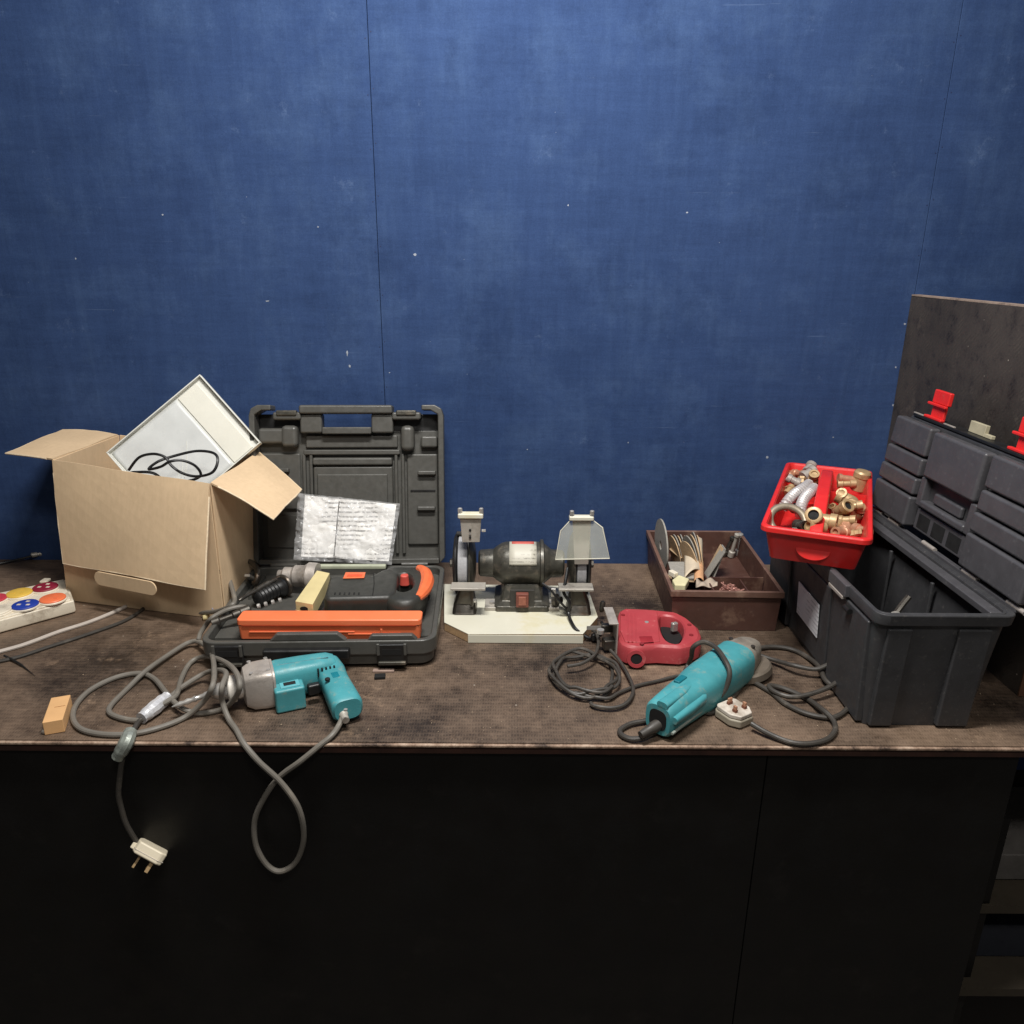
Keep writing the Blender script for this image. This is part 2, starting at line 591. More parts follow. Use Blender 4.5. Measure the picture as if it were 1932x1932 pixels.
random.seed(21)
for (u, v, cw, chh) in ((783, 478, .010, .007), (655, 663, .004, .016), (660, 688, .005, .008), (307, 402, .005, .004), (1072, 384, .004, .004), (1296, 398, .005, .005), (143, 485, .004, .004), (1707, 608, .006, .005),
                       (1690, 690, .005, .005), (1447, 860, .007, .008), (1572, 822, .004, .003), (995, 845, .004, .003), (600, 425, .004, .003), (1685, 762, .004, .006), (735, 700, .003, .003), (1185, 832, .003, .004), (505, 565, .012, .003)):
    c0 = Q(u, v, WALL_Y)
    ch_ = [(cw * .5 * (.5 + .7 * random.random()) * math.cos(a), chh * .5 * (.5 + .7 * random.random()) * math.sin(a)) for a in [2 * math.pi * i / 9 for i in range(9)]]
    build('paint_chip', G().prism(ch_, 0, .0004, frame(c0, (1, 0, 0), (0, 0, 1), (0, -1, 0))), mat('bare_plaster', S(150, 156, 166), .9, var=.3, vs_=200), w)

# ---- workbench
wb = thing('workbench', (0, EDGE_Y, -.9), 'long workbench with worn brown anti-slip top and black front panels', 'workbench')
build('bench_top', G().box((.2, (EDGE_Y + .004 + WALL_Y - .002) / 2, -.0095), (3.6, WALL_Y - .002 - EDGE_Y - .004, .019)), 'ply', wb)
build('edge_band', G().box((.2, EDGE_Y + .001, -.0034), (3.6, .006, .0056)), 'edge', wb, bevel=.0020, seg=2)
build('edge_core', G().box((.2, EDGE_Y + .004, -.0128), (3.6, .004, .0125)), mat('stained_ply_core', S(60, 34, 24), .8, var=.5, vs_=30), wb)
for x0, x1 in ((-1.5, .4170), (.4185, .8270)):
    build('front_panel', G().box(((x0 + x1) / 2, EDGE_Y + .016, -.46), (x1 - x0, .015, .878)), 'ply_black', wb, bevel=.001, seg=1)
build('end_panel', G().box((.818, 1.44, -.46), (.016, .72, .878)), 'ply_black', wb)

# ---- upright board closing the right end of the bench, leaning on nothing, standing on the top
PX = .9085
pb = thing('partition_board', (PX, 1.5, 0), 'dark brown mesh-faced board standing upright behind the grey toolbox', 'board')
pg = G().prism([(1.206, .0005), (WALL_Y - .001, .0005), (WALL_Y - .001, .6615), (1.206, .6645)], 0, .0185,
               frame((PX, 0, 0), (0, 1, 0), (0, 0, 1), (1, 0, 0)))
build('face', pg, 'ply_dark', pb)
eg = G().box((PX + .0092, (1.206 + WALL_Y) / 2, .6645), (.0185, WALL_Y - 1.208, .0032))
build('top_edge', eg, mat('scuffed_top_edge', S(150, 132, 118), .7, var=.3, vs_=40, dirt=S(60, 46, 40), dirt_amt=.4), pb)
build('front_edge', G().box((PX + .0092, 1.2045, .331), (.0185, .0028, .66)), mat('raw_ply_end', S(98, 66, 46), .8, var=.35, vs_=30), pb)

# ================================================================== cardboard box
FRt, FLt, BRt, BLt = Vector((-.611, 1.489, .303)), Vector((-.972, 1.578, .3265)), Vector((-.590, 1.738, .3065)), Vector((-.935, 1.790, .333))
FRb, FLb, BRb, BLb = Vector((-.613, 1.489, .001)), Vector((-1.000, 1.5815, .001)), Vector((-.588, 1.735, .001)), Vector((-.962, 1.79, .001))
cb = thing('cardboard_box', (-.79, 1.64, 0), 'open brown cardboard box with flaps folded out, against the blue wall', 'box')
CT = .0035


def wallpanel(a, b, c, d, nm='side_panel'):
    build(nm, G().slab([a, b, c, d], CT), 'card', cb, bevel=.0008, seg=1)


wallpanel(FLb, FRb, FRt, FLt)
wallpanel(FRb, BRb, BRt, FRt)
wallpanel(BRb, BLb, BLt, BRt)
wallpanel(BLb, FLb, FLt, BLt)
build('bottom_panel', G().slab([FLb + Vector((.004, .004, 0)), FRb + Vector((-.004, .004, 0)), BRb + Vector((-.004, -.004, 0)), BLb + Vector((.004, -.004, 0))], .004), 'card', cb)


def flap(corners, bow=(0, 0, 0), n=8):
    a, b, c, d = (Vector(p) for p in corners)       # hinge a-b, outer edge d-c
    bw_ = Vector(bow)

    def fn(u, v):
        p = (a.lerp(b, u)).lerp(d.lerp(c, u), v)
        return p + bw_ * (math.sin(math.pi * v) * (.6 + .4 * math.sin(math.pi * u))) + Vector((0, 0, .0012 * math.sin(9 * u + 4 * v)))
    fo = build('flap', G().grid(fn, n, n), 'card', cb, solid=.0036)
    rim_ = [fn(0, k / 8) for k in range(1, 9)] + [fn(k / 8, 1) for k in range(1, 9)] + [fn(1, 1 - k / 8) for k in range(1, 8)]
    rim_ = [q + Vector((random.uniform(-1, 1), random.uniform(-1, 1), random.uniform(-1, 1))) * .0004 for q in rim_]
    build('cut_edge', G().tube(rim_, .0021, 6), mat('torn_card_edge', S(222, 202, 172), .9, var=.2, vs_=160, bump=.8, bs=400), fo)
    return fo


FFR, FFL = P(387, 1109, .100), P(120, 1059, .105)
flap([FLt + Vector((0, -.003, .001)), FRt + Vector((.001, -.003, .001)), FFR, FFL], (0, -.003, .002))
flap([FRt + Vector((.002, 0, .001)), BRt + Vector((.002, -.004, .001)), P(568.5, 921, .246), P(515.5, 975.5, .241)], (0, 0, .004))
flap([BLt + Vector((-.002, -.004, .001)), FLt + Vector((-.002, 0, .001)), P(11, 853, .327), P(119, 807.5, .343)], (0, 0, .004))
# the hand-hold tab hanging off the front flap's free edge
td = (FFR - FFL).normalized()
tn = Vector((td.y, -td.x, 0)).normalized()
tb_c = P(238, 1096, .086) + Vector((0, -.004, 0))
tv = Vector((0, -.02, -1)).normalized()
tg = G().prism(rrect(.164, .031, .0150, 6), -.0016, .0016, frame(tb_c, td, -tv, td.cross(-tv)))
build('handle_tab', tg, 'card', cb, bevel=.0006, seg=1)
for du in (-22, 4, 34):
    c0 = P(240 + du, 1087 + du * .16, .0955)
    build('punched_hole', G().prism(sell(.0045, .0028, 2, 10), -.0042, -.0034, frame(c0 + Vector((0, -.012, 0)), td, -tv, td.cross(-tv))), 'hole', cb)

# ---- pale plastic tray standing on its corner in the box
T, Rr, L = Q(377, 703, 1.752), Q(496, 828, 1.694), Q(200, 851, 1.672)
ex = (L - T).normalized()
ey = (Rr - T)
ey = (ey - ex * ey.dot(ex)).normalized()
ez = ex.cross(ey)
if ez.y > 0:
    ez = -ez
LW, LH = (L - T).length, (Rr - T).length
pt = thing('plastic_tray', T + ex * LW * .5 + ey * LH + Vector((0, 0, -.02)), 'shallow grey-white plastic tray tilted on its corner in the cardboard box', 'tray')
fm = frame(T, ex, ey, ez)
build('tray_floor', G().box((LW / 2, LH / 2, -.0125), (LW - .004, LH - .004, .003), fm), 'white_pl', pt)
for c, d in (((LW / 2, .0015, -.0065), (LW, .003, .015)), ((LW / 2, LH - .0015, -.0065), (LW, .003, .015)),
             ((.0015, LH / 2, -.0065), (.003, LH - .0062, .015)), ((LW - .0015, LH / 2, -.0065), (.003, LH - .0062, .015))):
    build('rim_wall', G().box(c, d, fm), 'white_pl', pt, bevel=.001)
build('inner_ledge', G().box((LW * .175, LH * .5, -.0100), (LW * .20, LH - .014, .003), fm), mat('pale_ledge', S(216, 214, 202), .45, var=.05), pt, bevel=.001)
film = G().grid(lambda u, v: fm @ Vector((LW * (.29 + .69 * u), LH * (.03 + .94 * v), -.0094 + .0006 * math.sin(11 * u + 5 * v) + .0006 * math.sin(19 * v - 6 * u))), 24, 20)
build('lining_sheet', film, 'tray_film', pt, solid=.0006)
for k in range(3):
    build('crease', G().tube(spline([fm @ Vector((LW * (.45 + .08 * k), LH * (.45 + .06 * k), -.0088)), fm @ Vector((LW * (.56 + .08 * k), LH * (.62 + .05 * k), -.0084)), fm @ Vector((LW * (.66 + .07 * k), LH * (.74 + .05 * k), -.0088))], 6), .0008, 5), 'white_pl', pt)

# ---- black flex piled in front of the tray, inside the box (photo u,v at a depth inside the box)
zz = lambda u, v, y=1.60: Q(u, v, y)
lead = [zz(243, 884, 1.60), zz(262, 860, 1.60), zz(290, 853, 1.595), zz(312, 860, 1.59), zz(325, 876, 1.585), zz(345, 890, 1.58),
        zz(372, 896, 1.575), zz(402, 888, 1.57), zz(412, 866, 1.58), zz(402, 852, 1.595), zz(372, 848, 1.605), zz(330, 857, 1.60),
        zz(300, 868, 1.585), zz(280, 882, 1.575), zz(302, 878, 1.565), zz(320, 868, 1.56), zz(345, 866, 1.57), zz(368, 876, 1.58), zz(380, 893, 1.585),
        zz(360, 904, 1.59), zz(320, 908, 1.58), zz(290, 890, 1.572), zz(262, 888, 1.57), zz(244, 892, 1.58), zz(252, 915, 1.585), zz(300, 930, 1.59)]
single('black_cable', cable(lead, .0030, 8, 7), 'cable_blk', 'thin black cable coiled in the top of the cardboard box', 'cable')

# ================================================================== power strip and leads on the left
psf0, psf1, psn1, psn0 = P(-60, 1126, .034), P(124, 1087, .034), P(139, 1127, .034), P(-60, 1180, .034)
pst = thing('power_strip', P(40, 1150, 0), 'cream power strip with coloured round sockets beside the cardboard box', 'power strip')
top4 = [psn0, psn1, psf1, psf0]
pctr = sum(top4, Vector()) / 4
sh4 = lambda k, z: [Vector((pctr.x + (p.x - pctr.x) * k, pctr.y + (p.y - pctr.y) * k, z)) for p in top4]
build('body', G().rings([sh4(.97, .002), sh4(1, .006), sh4(1, .030)]), 'cream_pl', pst, bevel=.005, seg=3)
build('deck', G().rings([sh4(.95, .0295), sh4(.94, .0335)]), 'cream_pl', pst, bevel=.0015)
for su, sv, mm in ((85, 1103, 'crimson'), (36, 1114, 'yellow'), (-13, 1125, 'rose'), (99, 1124, 'orange'), (47, 1136, 'blue'), (-5, 1147, 'cream_pl')):
    c0 = P(su, sv, .041)
    c0.z = 0
    pf = Matrix.Translation(c0)
    so = build('socket', G().lathe([(.0255, .033), (.0255, .0395), (.0245, .0408), (.023, .0413)], 26, pf), mm, pst)
    build('socket_skirt', G().lathe([(.0275, .0336), (.0275, .0360), (.0260, .0375)], 26, pf), 'cream_pl', so)
    if mm != 'cream_pl':
        for a in (90, 210, 330):
            build('pin_hole', G().box((.011 * math.cos(R(a)), .011 * math.sin(R(a)), .0415), (.007, .006, .0008), pf), 'cream_pl' if mm in ('crimson', 'blue') else mm, so)
build('switch', G().box((0, 0, .036), (.016, .020, .006), Matrix.Translation(P(128, 1100, 0) + Vector((-.012, -.06, 0)))), 'cream_pl', pst, bevel=.002)

single('pale_flat_cable', cable([P(-40, 1236, .004), P(40, 1215, .004), P(110, 1190, .004), P(170, 1170, .004), P(225, 1147, .004), P(262, 1126, .004)], .0042, 8, 8), 'cable_lt',
       'pale grey cable running from the cardboard box to the left edge', 'cable')
single('dark_cable', cable([P(-40, 1252, .004), P(30, 1238, .004), P(90, 1218, .004), P(160, 1196, .004), P(235, 1168, .004), P(275, 1142, .004)], .0038, 8, 8), 'cable_dk',
       'dark grey cable lying just in front of the pale one', 'cable')
single('cable_tie', cable([P(8, 1234, .008), P(24, 1243, .005), P(42, 1254, .003), P(66, 1272, .002)], [.0022] * 16 + [.0018, .0015, .0012, .001, .0008, .0006, .0005, .0004, .0003], 8, 6), 'black_pl',
       'black cable tie tail on the bench at far left', 'cable tie')
jl = thing('jack_lead', P(40, 1053, 0), 'black lead with grey end lying by the wall left of the box', 'cable')
build('lead', cable([P(-30, 1066, .004), P(10, 1058, .005), P(40, 1051, .010), P(60, 1046, .014)], .003), 'cable_blk', jl)
a0, a1 = P(58, 1045, .014), P(82, 1041, .014)
build('connector', G().lathe([(.003, 0), (.006, .002), (.006, .014), (.0045, .015), (.0045, .018), (.006, .019), (.006, .028), (.003, .030)], 14, along(a0, a1 - a0)), 'gr_light', jl)

# ---- pine offcut with a screw beside it
wo = thing('wood_block', P(108, 1360, 0), 'small pale pine offcut near the front edge at left', 'wood block')
b0, b1, b2 = P(84, 1316, .024), P(121, 1310, .024), P(131, 1352, .024)
wx = (b1 - b0).normalized()
wf = frame((b0 + b2) / 2 - Vector((0, 0, .024)), wx, Vector((-wx.y, wx.x, 0)), (0, 0, 1))
build('offcut', G().box((0, 0, .0125), ((b1 - b0).length, (b2 - b1).length * .98, .024), wf), 'wood', wo, bevel=.0012)
build('saw_mark', G().box((.004, .004, .0247), (.016, .0008, .0004), wf), mat('pencil_brown', S(150, 96, 50), .8), wo)
s0, s1 = P(78, 1378, .004), P(94, 1374, .004)
single('screw_anchor', G().lathe([(.0015, 0), (.0042, .002), (.0042, .011), (.0030, .012), (.0030, .017), (.001, .018)], 12, along(s0, s1 - s0)), 'gr_light',
       'tiny pale grey plug lying beside the pine offcut', 'wall plug')

# ================================================================== black tool case
CW, CD, CH = .440, .372, .060
ca = R(2.2)
cc = Vector((-.368, 1.466, 0))
case = thing('tool_case', cc, 'open black plastic tool case with its lid leaning on the wall', 'tool case', ca)
cf = rotz(cc, ca)


def ring(out_o, out_i, z0, z1, m):
    """wall between two outlines"""
    n = len(out_o)
    rs = [[(x, y, z0) for x, y in out_o], [(x, y, z1) for x, y in out_o], [(x, y, z1) for x, y in out_i], [(x, y, z0) for x, y in out_i]]
    return G().rings(rs, False, m, closed=True)


base_o, base_i = rrect(CW, CD, .030, 6), rrect(CW - .022, CD - .022, .022, 6)
low_o = rrect(CW - .014, CD - .014, .026, 6)
shell = build('base_shell', ring(base_o, base_i, .030, CH, cf), 'black_case', case, bevel=.003, seg=2)
build('base_pan', G().rings([[(x, y, .002) for x, y in rrect(CW - .034, CD - .034, .022, 6)], [(x, y, .008) for x, y in low_o], [(x, y, .030) for x, y in low_o]], True, cf), 'black_case', case, bevel=.002)
build('tool_bed', G().box((0, .02, .036), (CW - .024, CD - .066, .012), cf), 'black_case', case)
for sx in (-.19, -.06, .06, .19):
    build('bed_rib', G().box((sx, .10, .046), (.006, .12, .010), cf), 'black_case', case, bevel=.001)
# front rim hump, handle and latches
hump = [(-.075, 0), (-.060, .016), (.052, .016), (.070, 0)]
build('rim_hump', G().prism(hump, 0, .013, cf @ frame((-.015, -CD / 2 + .015, CH - .001), (1, 0, 0), (0, 0, 1), (0, -1, 0))), 'black_case', case, bevel=.003)
build('rim_bridge', G().prism([(-.048, 0), (-.040, .011), (.036, .011), (.046, 0)], 0, .012, cf @ frame((.14, -CD / 2 + .015, CH - .001), (1, 0, 0), (0, 0, 1), (0, -1, 0))), 'black_case', case, bevel=.003)
build('handle', G().box((-.02, -CD / 2 - .004, .038), (.16, .018, .020), cf), 'black_pl', case, bevel=.004, seg=3)
for lx in (-.165, .138):
    lt = build('latch', G().box((lx, -CD / 2 - .0035, .034), (.056, .007, .042), cf), 'black_pl', case, bevel=.002)
    build('latch_bar', G().box((lx, -CD / 2 - .009, .018), (.052, .007, .007), cf), 'gr_green', lt, bevel=.002)
    build('latch_slot', G().box((lx, -CD / 2 - .0072, .040), (.036, .001, .012), cf), 'hole', lt)
    for s in (-1, 1):
        build('latch_post', G().box((lx + s * .025, -CD / 2 - .008, .046), (.006, .005, .024), cf), 'black_case', lt, bevel=.0015)
# lid: local s (across), t (up), n (towards the room)
lean = R(13)
lo = cf @ Vector((0, CD / 2 - .004, CH + .004))
lx_ = cf.to_3x3() @ Vector((1, 0, 0))
lbk = cf.to_3x3() @ Vector((0, 1, 0))
lt_ = (Vector((0, 0, 1)) * math.cos(lean) + lbk * math.sin(lean)).normalized()
lf = frame(lo, lx_, lt_, lx_.cross(lt_))
LHt = .366
DP = .046
lid = build('lid_shell', G().prism(rrect(CW, LHt - .058, .018, 5, 0, (LHt - .058) / 2), -DP, -DP + .006, lf), 'black_case', case, bevel=.002)


def lb(nm, s0, s1, t0, t1, n0, n1, bev=.002, m='black_case'):
    return build(nm, G().box(((s0 + s1) / 2, (t0 + t1) / 2, (n0 + n1) / 2), (s1 - s0, t1 - t0, n1 - n0), lf), m, lid, bevel=bev)


hw = CW / 2
# rim: left, right, bottom, and the stepped top with handle opening and latch notches
side_out = lambda sg: [(sg * hw, .014), (sg * (hw - .012), 0), (sg * (hw - .013), .012), (sg * (hw - .013), LHt - .022), (sg * (hw - .03), LHt - .012), (sg * (hw - .050), LHt - .012),
                       (sg * (hw - .050), LHt), (sg * (hw - .020), LHt), (sg * (hw - .005), LHt - .008), (sg * hw, LHt - .024)]
for sg in (-1, 1):
    build('side_rim', G().prism(side_out(sg), -DP, .0, lf), 'black_case', lid, bevel=.003, seg=2)
lb('bottom_rim', -hw + .0132, hw - .0132, 0, .012, -DP, 0)
for s0, s1 in ((-.207, -.092), (.080, .207)):
    lb('top_plate', s0, s1, LHt - .060, LHt - .020, -DP, -DP + .006, .002, 'black_pl')  # blacker than the case: shade of the latch recesses put into the colour
for s0, s1 in ((-.168, -.104), (.102, .168)):
    lt = lb('latch_seat', s0, s1, LHt - .034, LHt - .016, -DP + .006, -.006, .005)
    build('latch_bolt', G().box(((s0 + s1) / 2, LHt - .018, -.010), (.046, .012, .016), lf), 'gr_green', lid, bevel=.003)
# handle loop
lb('handle_top', -.108, .104, LHt - .020, LHt, -DP, -.002, .005)
lb('handle_post', -.108, -.058, LHt - .064, LHt - .0195, -DP, -.012, .005)
lb('handle_post', .054, .104, LHt - .064, LHt - .0195, -DP, -.012, .005)
lb('handle_sill', -.058, .054, LHt - .066, LHt - .050, -DP, -.010, .003)
lb('inner_shelf', -.100, .112, LHt - .098, LHt - .068, -DP + .006, -.030, .004)
# moulded clip pockets at the top corners
lb('corner_pocket', -.206, -.128, LHt - .088, LHt - .052, -DP + .006, -.016, .008)
lb('corner_pocket', -.152, -.114, LHt - .096, LHt - .046, -DP + .006, -.010, .010)
lb('corner_pocket', .120, .152, LHt - .106, LHt - .046, -DP + .006, -.010, .012)
lb('corner_pocket', .166, .205, LHt - .098, LHt - .070, -DP + .006, -.018, .006)
# centre panel, frame ribs
lb('divider_bar', -.105, .117, LHt - .114, LHt - .102, -DP + .006, -.026, .003)
for s0 in (-.108, -.092, .104, .120):
    lb('upright_rib', s0, s0 + .007, .020, LHt - .112, -DP + .006, -.028, .002)
lb('centre_panel', -.084, .100, .020, LHt - .140, -DP + .006, -.026, .005)
lb('raised_field', -.074, .088, .128, LHt - .158, -.0262, -.020, .004)
lb('panel_lip', -.084, .100, LHt - .138, LHt - .120, -DP + .006, -.020, .005)
lb('side_field', .132, .204, .040, LHt - .112, -DP + .006, -.032, .004)
lb('side_field', -.204, -.114, .125, LHt - .110, -DP + .006, -.032, .004)
lb('side_field', -.196, -.118, .034, .112, -DP + .006, -.036, .004)
for s0, t0 in ((.158, .205), (.156, .122), (-.180, .212)):
    lb('stop_lug', s0, s0 + .042, t0, t0 + .010, -.0325, -.018, .003)
lb('side_groove', .140, .198, .166, .170, -.0322, -.030, 0, 'hole')
# hinge
for hx in (-.15, .15):
    build('hinge_knuckle', G().lathe([(.006, -.03), (.006, .03)], 12, along(lo + lx_ * hx + Vector((0, .002, -.002)), lx_)), 'black_case', case)

# ---- manual in a clear bag leaning on the lid
mT = [Q(574, 930, 1.700), Q(750, 948, 1.694), Q(735, 1057, 1.632), Q(566, 1048, 1.636)]
mb = thing('bagged_manual', (mT[2] + mT[3]) / 2, 'folded printed manual in a clear plastic bag, leaning inside the black case lid', 'manual')


def sheet(u, v, off=0, amp=.0022):
    p = mT[0].lerp(mT[1], u).lerp(mT[3].lerp(mT[2], u), v)
    k = amp * 1.6 * noise.noise(Vector((u * 7, v * 5, off * 300))) + amp * 1.1 * abs(noise.noise(Vector((u * 17 + 3, v * 13, off * 200 + 5))))
    fold = -.004 * math.exp(-((u - .38) / .03) ** 2)
    return p + Vector((0, -k - off - fold, .4 * k))


build('pages', G().grid(lambda u, v: sheet(.01 + .98 * u, .01 + .98 * v), 60, 40), 'print', mb)
build('clear_bag', G().grid(lambda u, v: sheet(-.06 + 1.09 * u, -.02 + 1.06 * v, .0035, .0075), 80, 56), 'bagfilm', mb)
build('page_fold', G().grid(lambda u, v: sheet(.372 + .012 * u, .05 + .9 * v, .0045), 2, 14), mat('fold_grey', S(90, 88, 86), .8), mb)

# ---- long orange bit box at the front of the case
o0, o1 = P(445, 1166, .088), P(794, 1166, .088)
od = (o1 - o0).normalized()
of = frame((o0 + o1) / 2 + Vector((0, .019, -.088)), od, Vector((-od.y, od.x, 0)), (0, 0, 1))
OL = (o1 - o0).length
ob = thing('bit_box', of.translation + Vector((0, 0, .045)), 'long orange plastic bit box lying along the front of the black case', 'box')
build('tub', G().rings([[(x, y, .046) for x, y in rrect(OL - .006, .036, .006, 4)], [(x, y, .0745) for x, y in rrect(OL - .002, .039, .006, 4)]], True, of), 'orange', ob, bevel=.0015)
bl = build('lid', G().prism(rrect(OL, .042, .007, 4), .075, .0885, of), 'orange', ob, bevel=.003, seg=3)
build('lid_groove_shade', G().box((0, -.0205, .0755), (OL - .02, .002, .0012), of), mat('orange_shadow_line', S(170, 66, 34), .6), bl)  # darker orange strip paints the shade under the lid lip
for k in (.30, .34):
    build('side_rib', G().box((OL * k - .02, -.0202, .058), (.10 if k < .32 else .004, .0016, .003 if k < .32 else .022), of), 'orange', ob, bevel=.0007)
build('side_rib', G().box((-OL * .15, -.0202, .0625), (.20, .0016, .003), of), 'orange', ob, bevel=.0007)

# ---- rotary hammer lying in the case
HZ = .058
hm = thing('rotary_hammer', P(700, 1120, .045), 'charcoal and orange rotary hammer lying on its side in the black case', 'power tool')


def zpoly(uvs, z0, z1, nm, m, parent, bevel=.004, zs=None, seg=3):
    """outline read off the photo at height z1, extruded down to z0"""
    pts = [P(u, v, z1) for u, v in uvs]
    return build(nm, G().rings([[(p.x, p.y, z0) for p in pts], [(p.x, p.y, z1) for p in pts]]), m, parent, bevel=bevel, seg=seg)


body = zpoly([(622, 1082), (700, 1082), (722, 1070), (738, 1068), (752, 1078), (748, 1112), (736, 1122), (700, 1123), (615, 1125), (611, 1120)], .050, .108, 'motor_body', 'dark_tool', hm, .010)
build('model_tag', G().rings([[P(*q, .1082) for q in ((652, 1076.5), (690, 1076.5), (687, 1087.5), (647, 1088.5))], [P(*q, .1102) for q in ((652, 1076.5), (690, 1076.5), (687, 1087.5), (647, 1088.5))]]), 'orange_soft', body, bevel=.0006)
build('tag_stripe', G().rings([[P(*q, .1103) for q in ((656, 1080), (684, 1080), (683, 1084), (654, 1084.5))], [P(*q, .1106) for q in ((656, 1080), (684, 1080), (683, 1084), (654, 1084.5))]]), mat('tag_deep_orange', S(222, 84, 44), .5), body)
for k in range(6):
    q_ = P(632 + 9 * k, 1117, .1082)
    build('vent_slot', G().box((0, 0, 0), (.0030, .010, .0008), rotz(q_, .1)), 'hole', body)
build('housing_seam', G().tube([P(705, 1078, .1082), P(706, 1098, .1084), P(703, 1120, .1082)], .0009, 6), 'hole', body)
# D handle: flat moulded ring
def ringhandle(outer, hole, z0, z1):
    o = spline([P(u, v, z1) for u, v in outer], 4, True)
    hc = sum((P(u, v, z1) for u, v in hole), Vector()) / len(hole)
    hs_ = spline([P(u, v, z1) for u, v in hole], 5, True)

    def cast(poly, a):
        d = Vector((math.cos(a), math.sin(a), 0))
        best = .01
        for i in range(len(poly)):
            p, q = poly[i] - hc, poly[(i + 1) % len(poly)] - hc
            e = q - p
            den = d.x * e.y - d.y * e.x
            if abs(den) < 1e-12:
                continue
            t = (p.x * e.y - p.y * e.x) / den
            s_ = (p.x * d.y - p.y * d.x) / den
            if t > 0 and -1e-6 <= s_ <= 1 + 1e-6:
                best = t
        return hc + d * best
    N = 48
    ro = [cast(o, 2 * math.pi * i / N) for i in range(N)]
    rh = [cast(hs_, 2 * math.pi * i / N) for i in range(N)]
    mv = lambda rg, k, z: [Vector(((p + (hc - p).normalized() * k).x, (p + (hc - p).normalized() * k).y, z)) for p in rg]
    return G().rings([mv(ro, .006, z0), mv(ro, 0, z0 + .008), mv(ro, 0, z1 - .012), mv(ro, .004, z1 - .004), mv(ro, .010, z1), mv(rh, -.006, z1), mv(rh, -.001, z1 - .005), mv(rh, 0, z1 - .012), mv(rh, 0, z0)], False, None, closed=True)


build('d_handle', ringhandle([(724, 1070), (740, 1064), (776, 1065), (798, 1074), (807, 1093), (801, 1113), (787, 1127), (764, 1133), (738, 1130), (722, 1118), (718, 1096)],
                             [(746, 1084), (768, 1079), (778, 1090), (775, 1106), (757, 1112), (744, 1101)], .054, .104), 'dark_tool', hm, ang=40)
gp = [P(u, v, .097) for u, v in ((790, 1069), (801, 1077), (806, 1093), (800, 1112), (788, 1126))]
gs = spline(gp, 5)
build('grip_pad', G().tube(gs, [.008 + .0065 * math.sin(math.pi * i / (len(gs) - 1)) for i in range(len(gs))], 10), 'orange_soft', hm)
tg_ = P(764, 1089, .090)
build('trigger', G().rings([[tg_ + Vector((x * (1 - .25 * k), y, -.012 + .024 * k)) for x, y in rrect(.022, .030, .008, 4)] for k in (0, 1)]), mat('trigger_red', S(206, 84, 72), .5), hm, bevel=.003)
build('handle_void_shade', G().rings([[Vector((q.x, q.y, z)) for q in [P(u, v, .052) for u, v in ((740, 1085), (785, 1085), (785, 1125), (740, 1125))]] for z in (.044, .047)]), 'hole', hm)  # near-black sheet paints the shade seen through the handle
build('skirt', G().rings([[(q.x, q.y, z) for q in [P(u, v, .066) for u, v in ((612, 1140), (742, 1140), (740, 1152), (606, 1152))]] for z in (.047, .066)]), mat('dark_maroon_skirt', S(62, 30, 30), .5), hm, bevel=.003)
gz = P(600, 1085, .078)
gd = P(520, 1082, .078) - gz
build('gear_case', G().lathe([(.030, 0), (.031, .02), (.024, .030), (.024, .050), (.019, .056), (.019, .074), (.012, .080), (.012, .088)], 24, along(gz, gd)), 'alu', hm)
build('depth_arm', G().box((0, 0, 0), (.012, .010, .16), along(P(660, 1066, .090), P(720, 1066, .090) - P(600, 1066, .090))), mat('pale_green_grey', S(168, 172, 150), .5), hm, bevel=.003)

# ---- small carton
kt = [P(*q) for q in ((557, 1131, .100), (590, 1137, .100), (622, 1078, .104), (598, 1073, .104))]
kb = [p - Vector((0, 0, .030)) for p in kt]
ct = thing('small_carton', (kb[0] + kb[2]) / 2, 'small narrow cream carton lying across the tool in the case', 'carton')
build('carton_body', G().rings([kb, kt]), 'carton', ct, bevel=.001)
e0 = kt[0].lerp(kt[1], .5) - Vector((0, .0006, .013))
build('torn_opening', G().prism(sell(.009, .005, 2, 12), 0, .001, along(e0, Vector((-.15, -1, 0)))), 'hole', ct)
build('end_flap', G().slab([kb[0] + Vector((0, -.001, .0)), kb[1] + Vector((0, -.001, .0)), kb[1] + Vector((.002, -.010, .016)), kb[0] + Vector((.002, -.010, .016))], .0008), mat('carton_inside', S(214, 172, 132), .8), ct)

# ---- odds and ends in the left of the case
cz = lambda x, y, z=.05: P(301.9 + .1692 * x, 1006.2 + .1692 * y, z)
sh = thing('auxiliary_grip', cz(1200, 660, .045), 'black ribbed side handle lying in the left of the black case', 'handle')
sa, sb = cz(1060, 720, .064), cz(1370, 570, .068)
sfm = along(sa, sb - sa)
SL = (sb - sa).length
prof = [(.008, 0), (.014, .003)]
for k in range(6):
    prof += [(.0165, SL * (.10 + .12 * k)), (.0145, SL * (.16 + .12 * k))]
prof += [(.017, SL * .84), (.021, SL * .90), (.021, SL * .97), (.012, SL)]
build('grip', G().lathe(prof, 20, sfm), 'black_pl', sh)
build('clamp_ring', G().tube([sfm @ Vector((.020 * math.cos(a), .020 * math.sin(a), SL * 1.06)) for a in [2 * math.pi * i / 18 for i in range(18)]], .005, 8, True), 'steel_dk', sh)
for k in range(4):
    q = cz(1080 + 80 * k, 800 - 22 * k, .082)
    build('grip_highlight', G().lathe([(.003, 0), (.0052, .001), (.0052, .006), (.003, .007)], 10, along(q, (1, .3, .2))), 'steel', sh)  # bright beads stand in for white highlights on the black grip
rod0, rod1 = cz(880, 730, .078), cz(1330, 470, .086)
rl = (rod1 - rod0).length
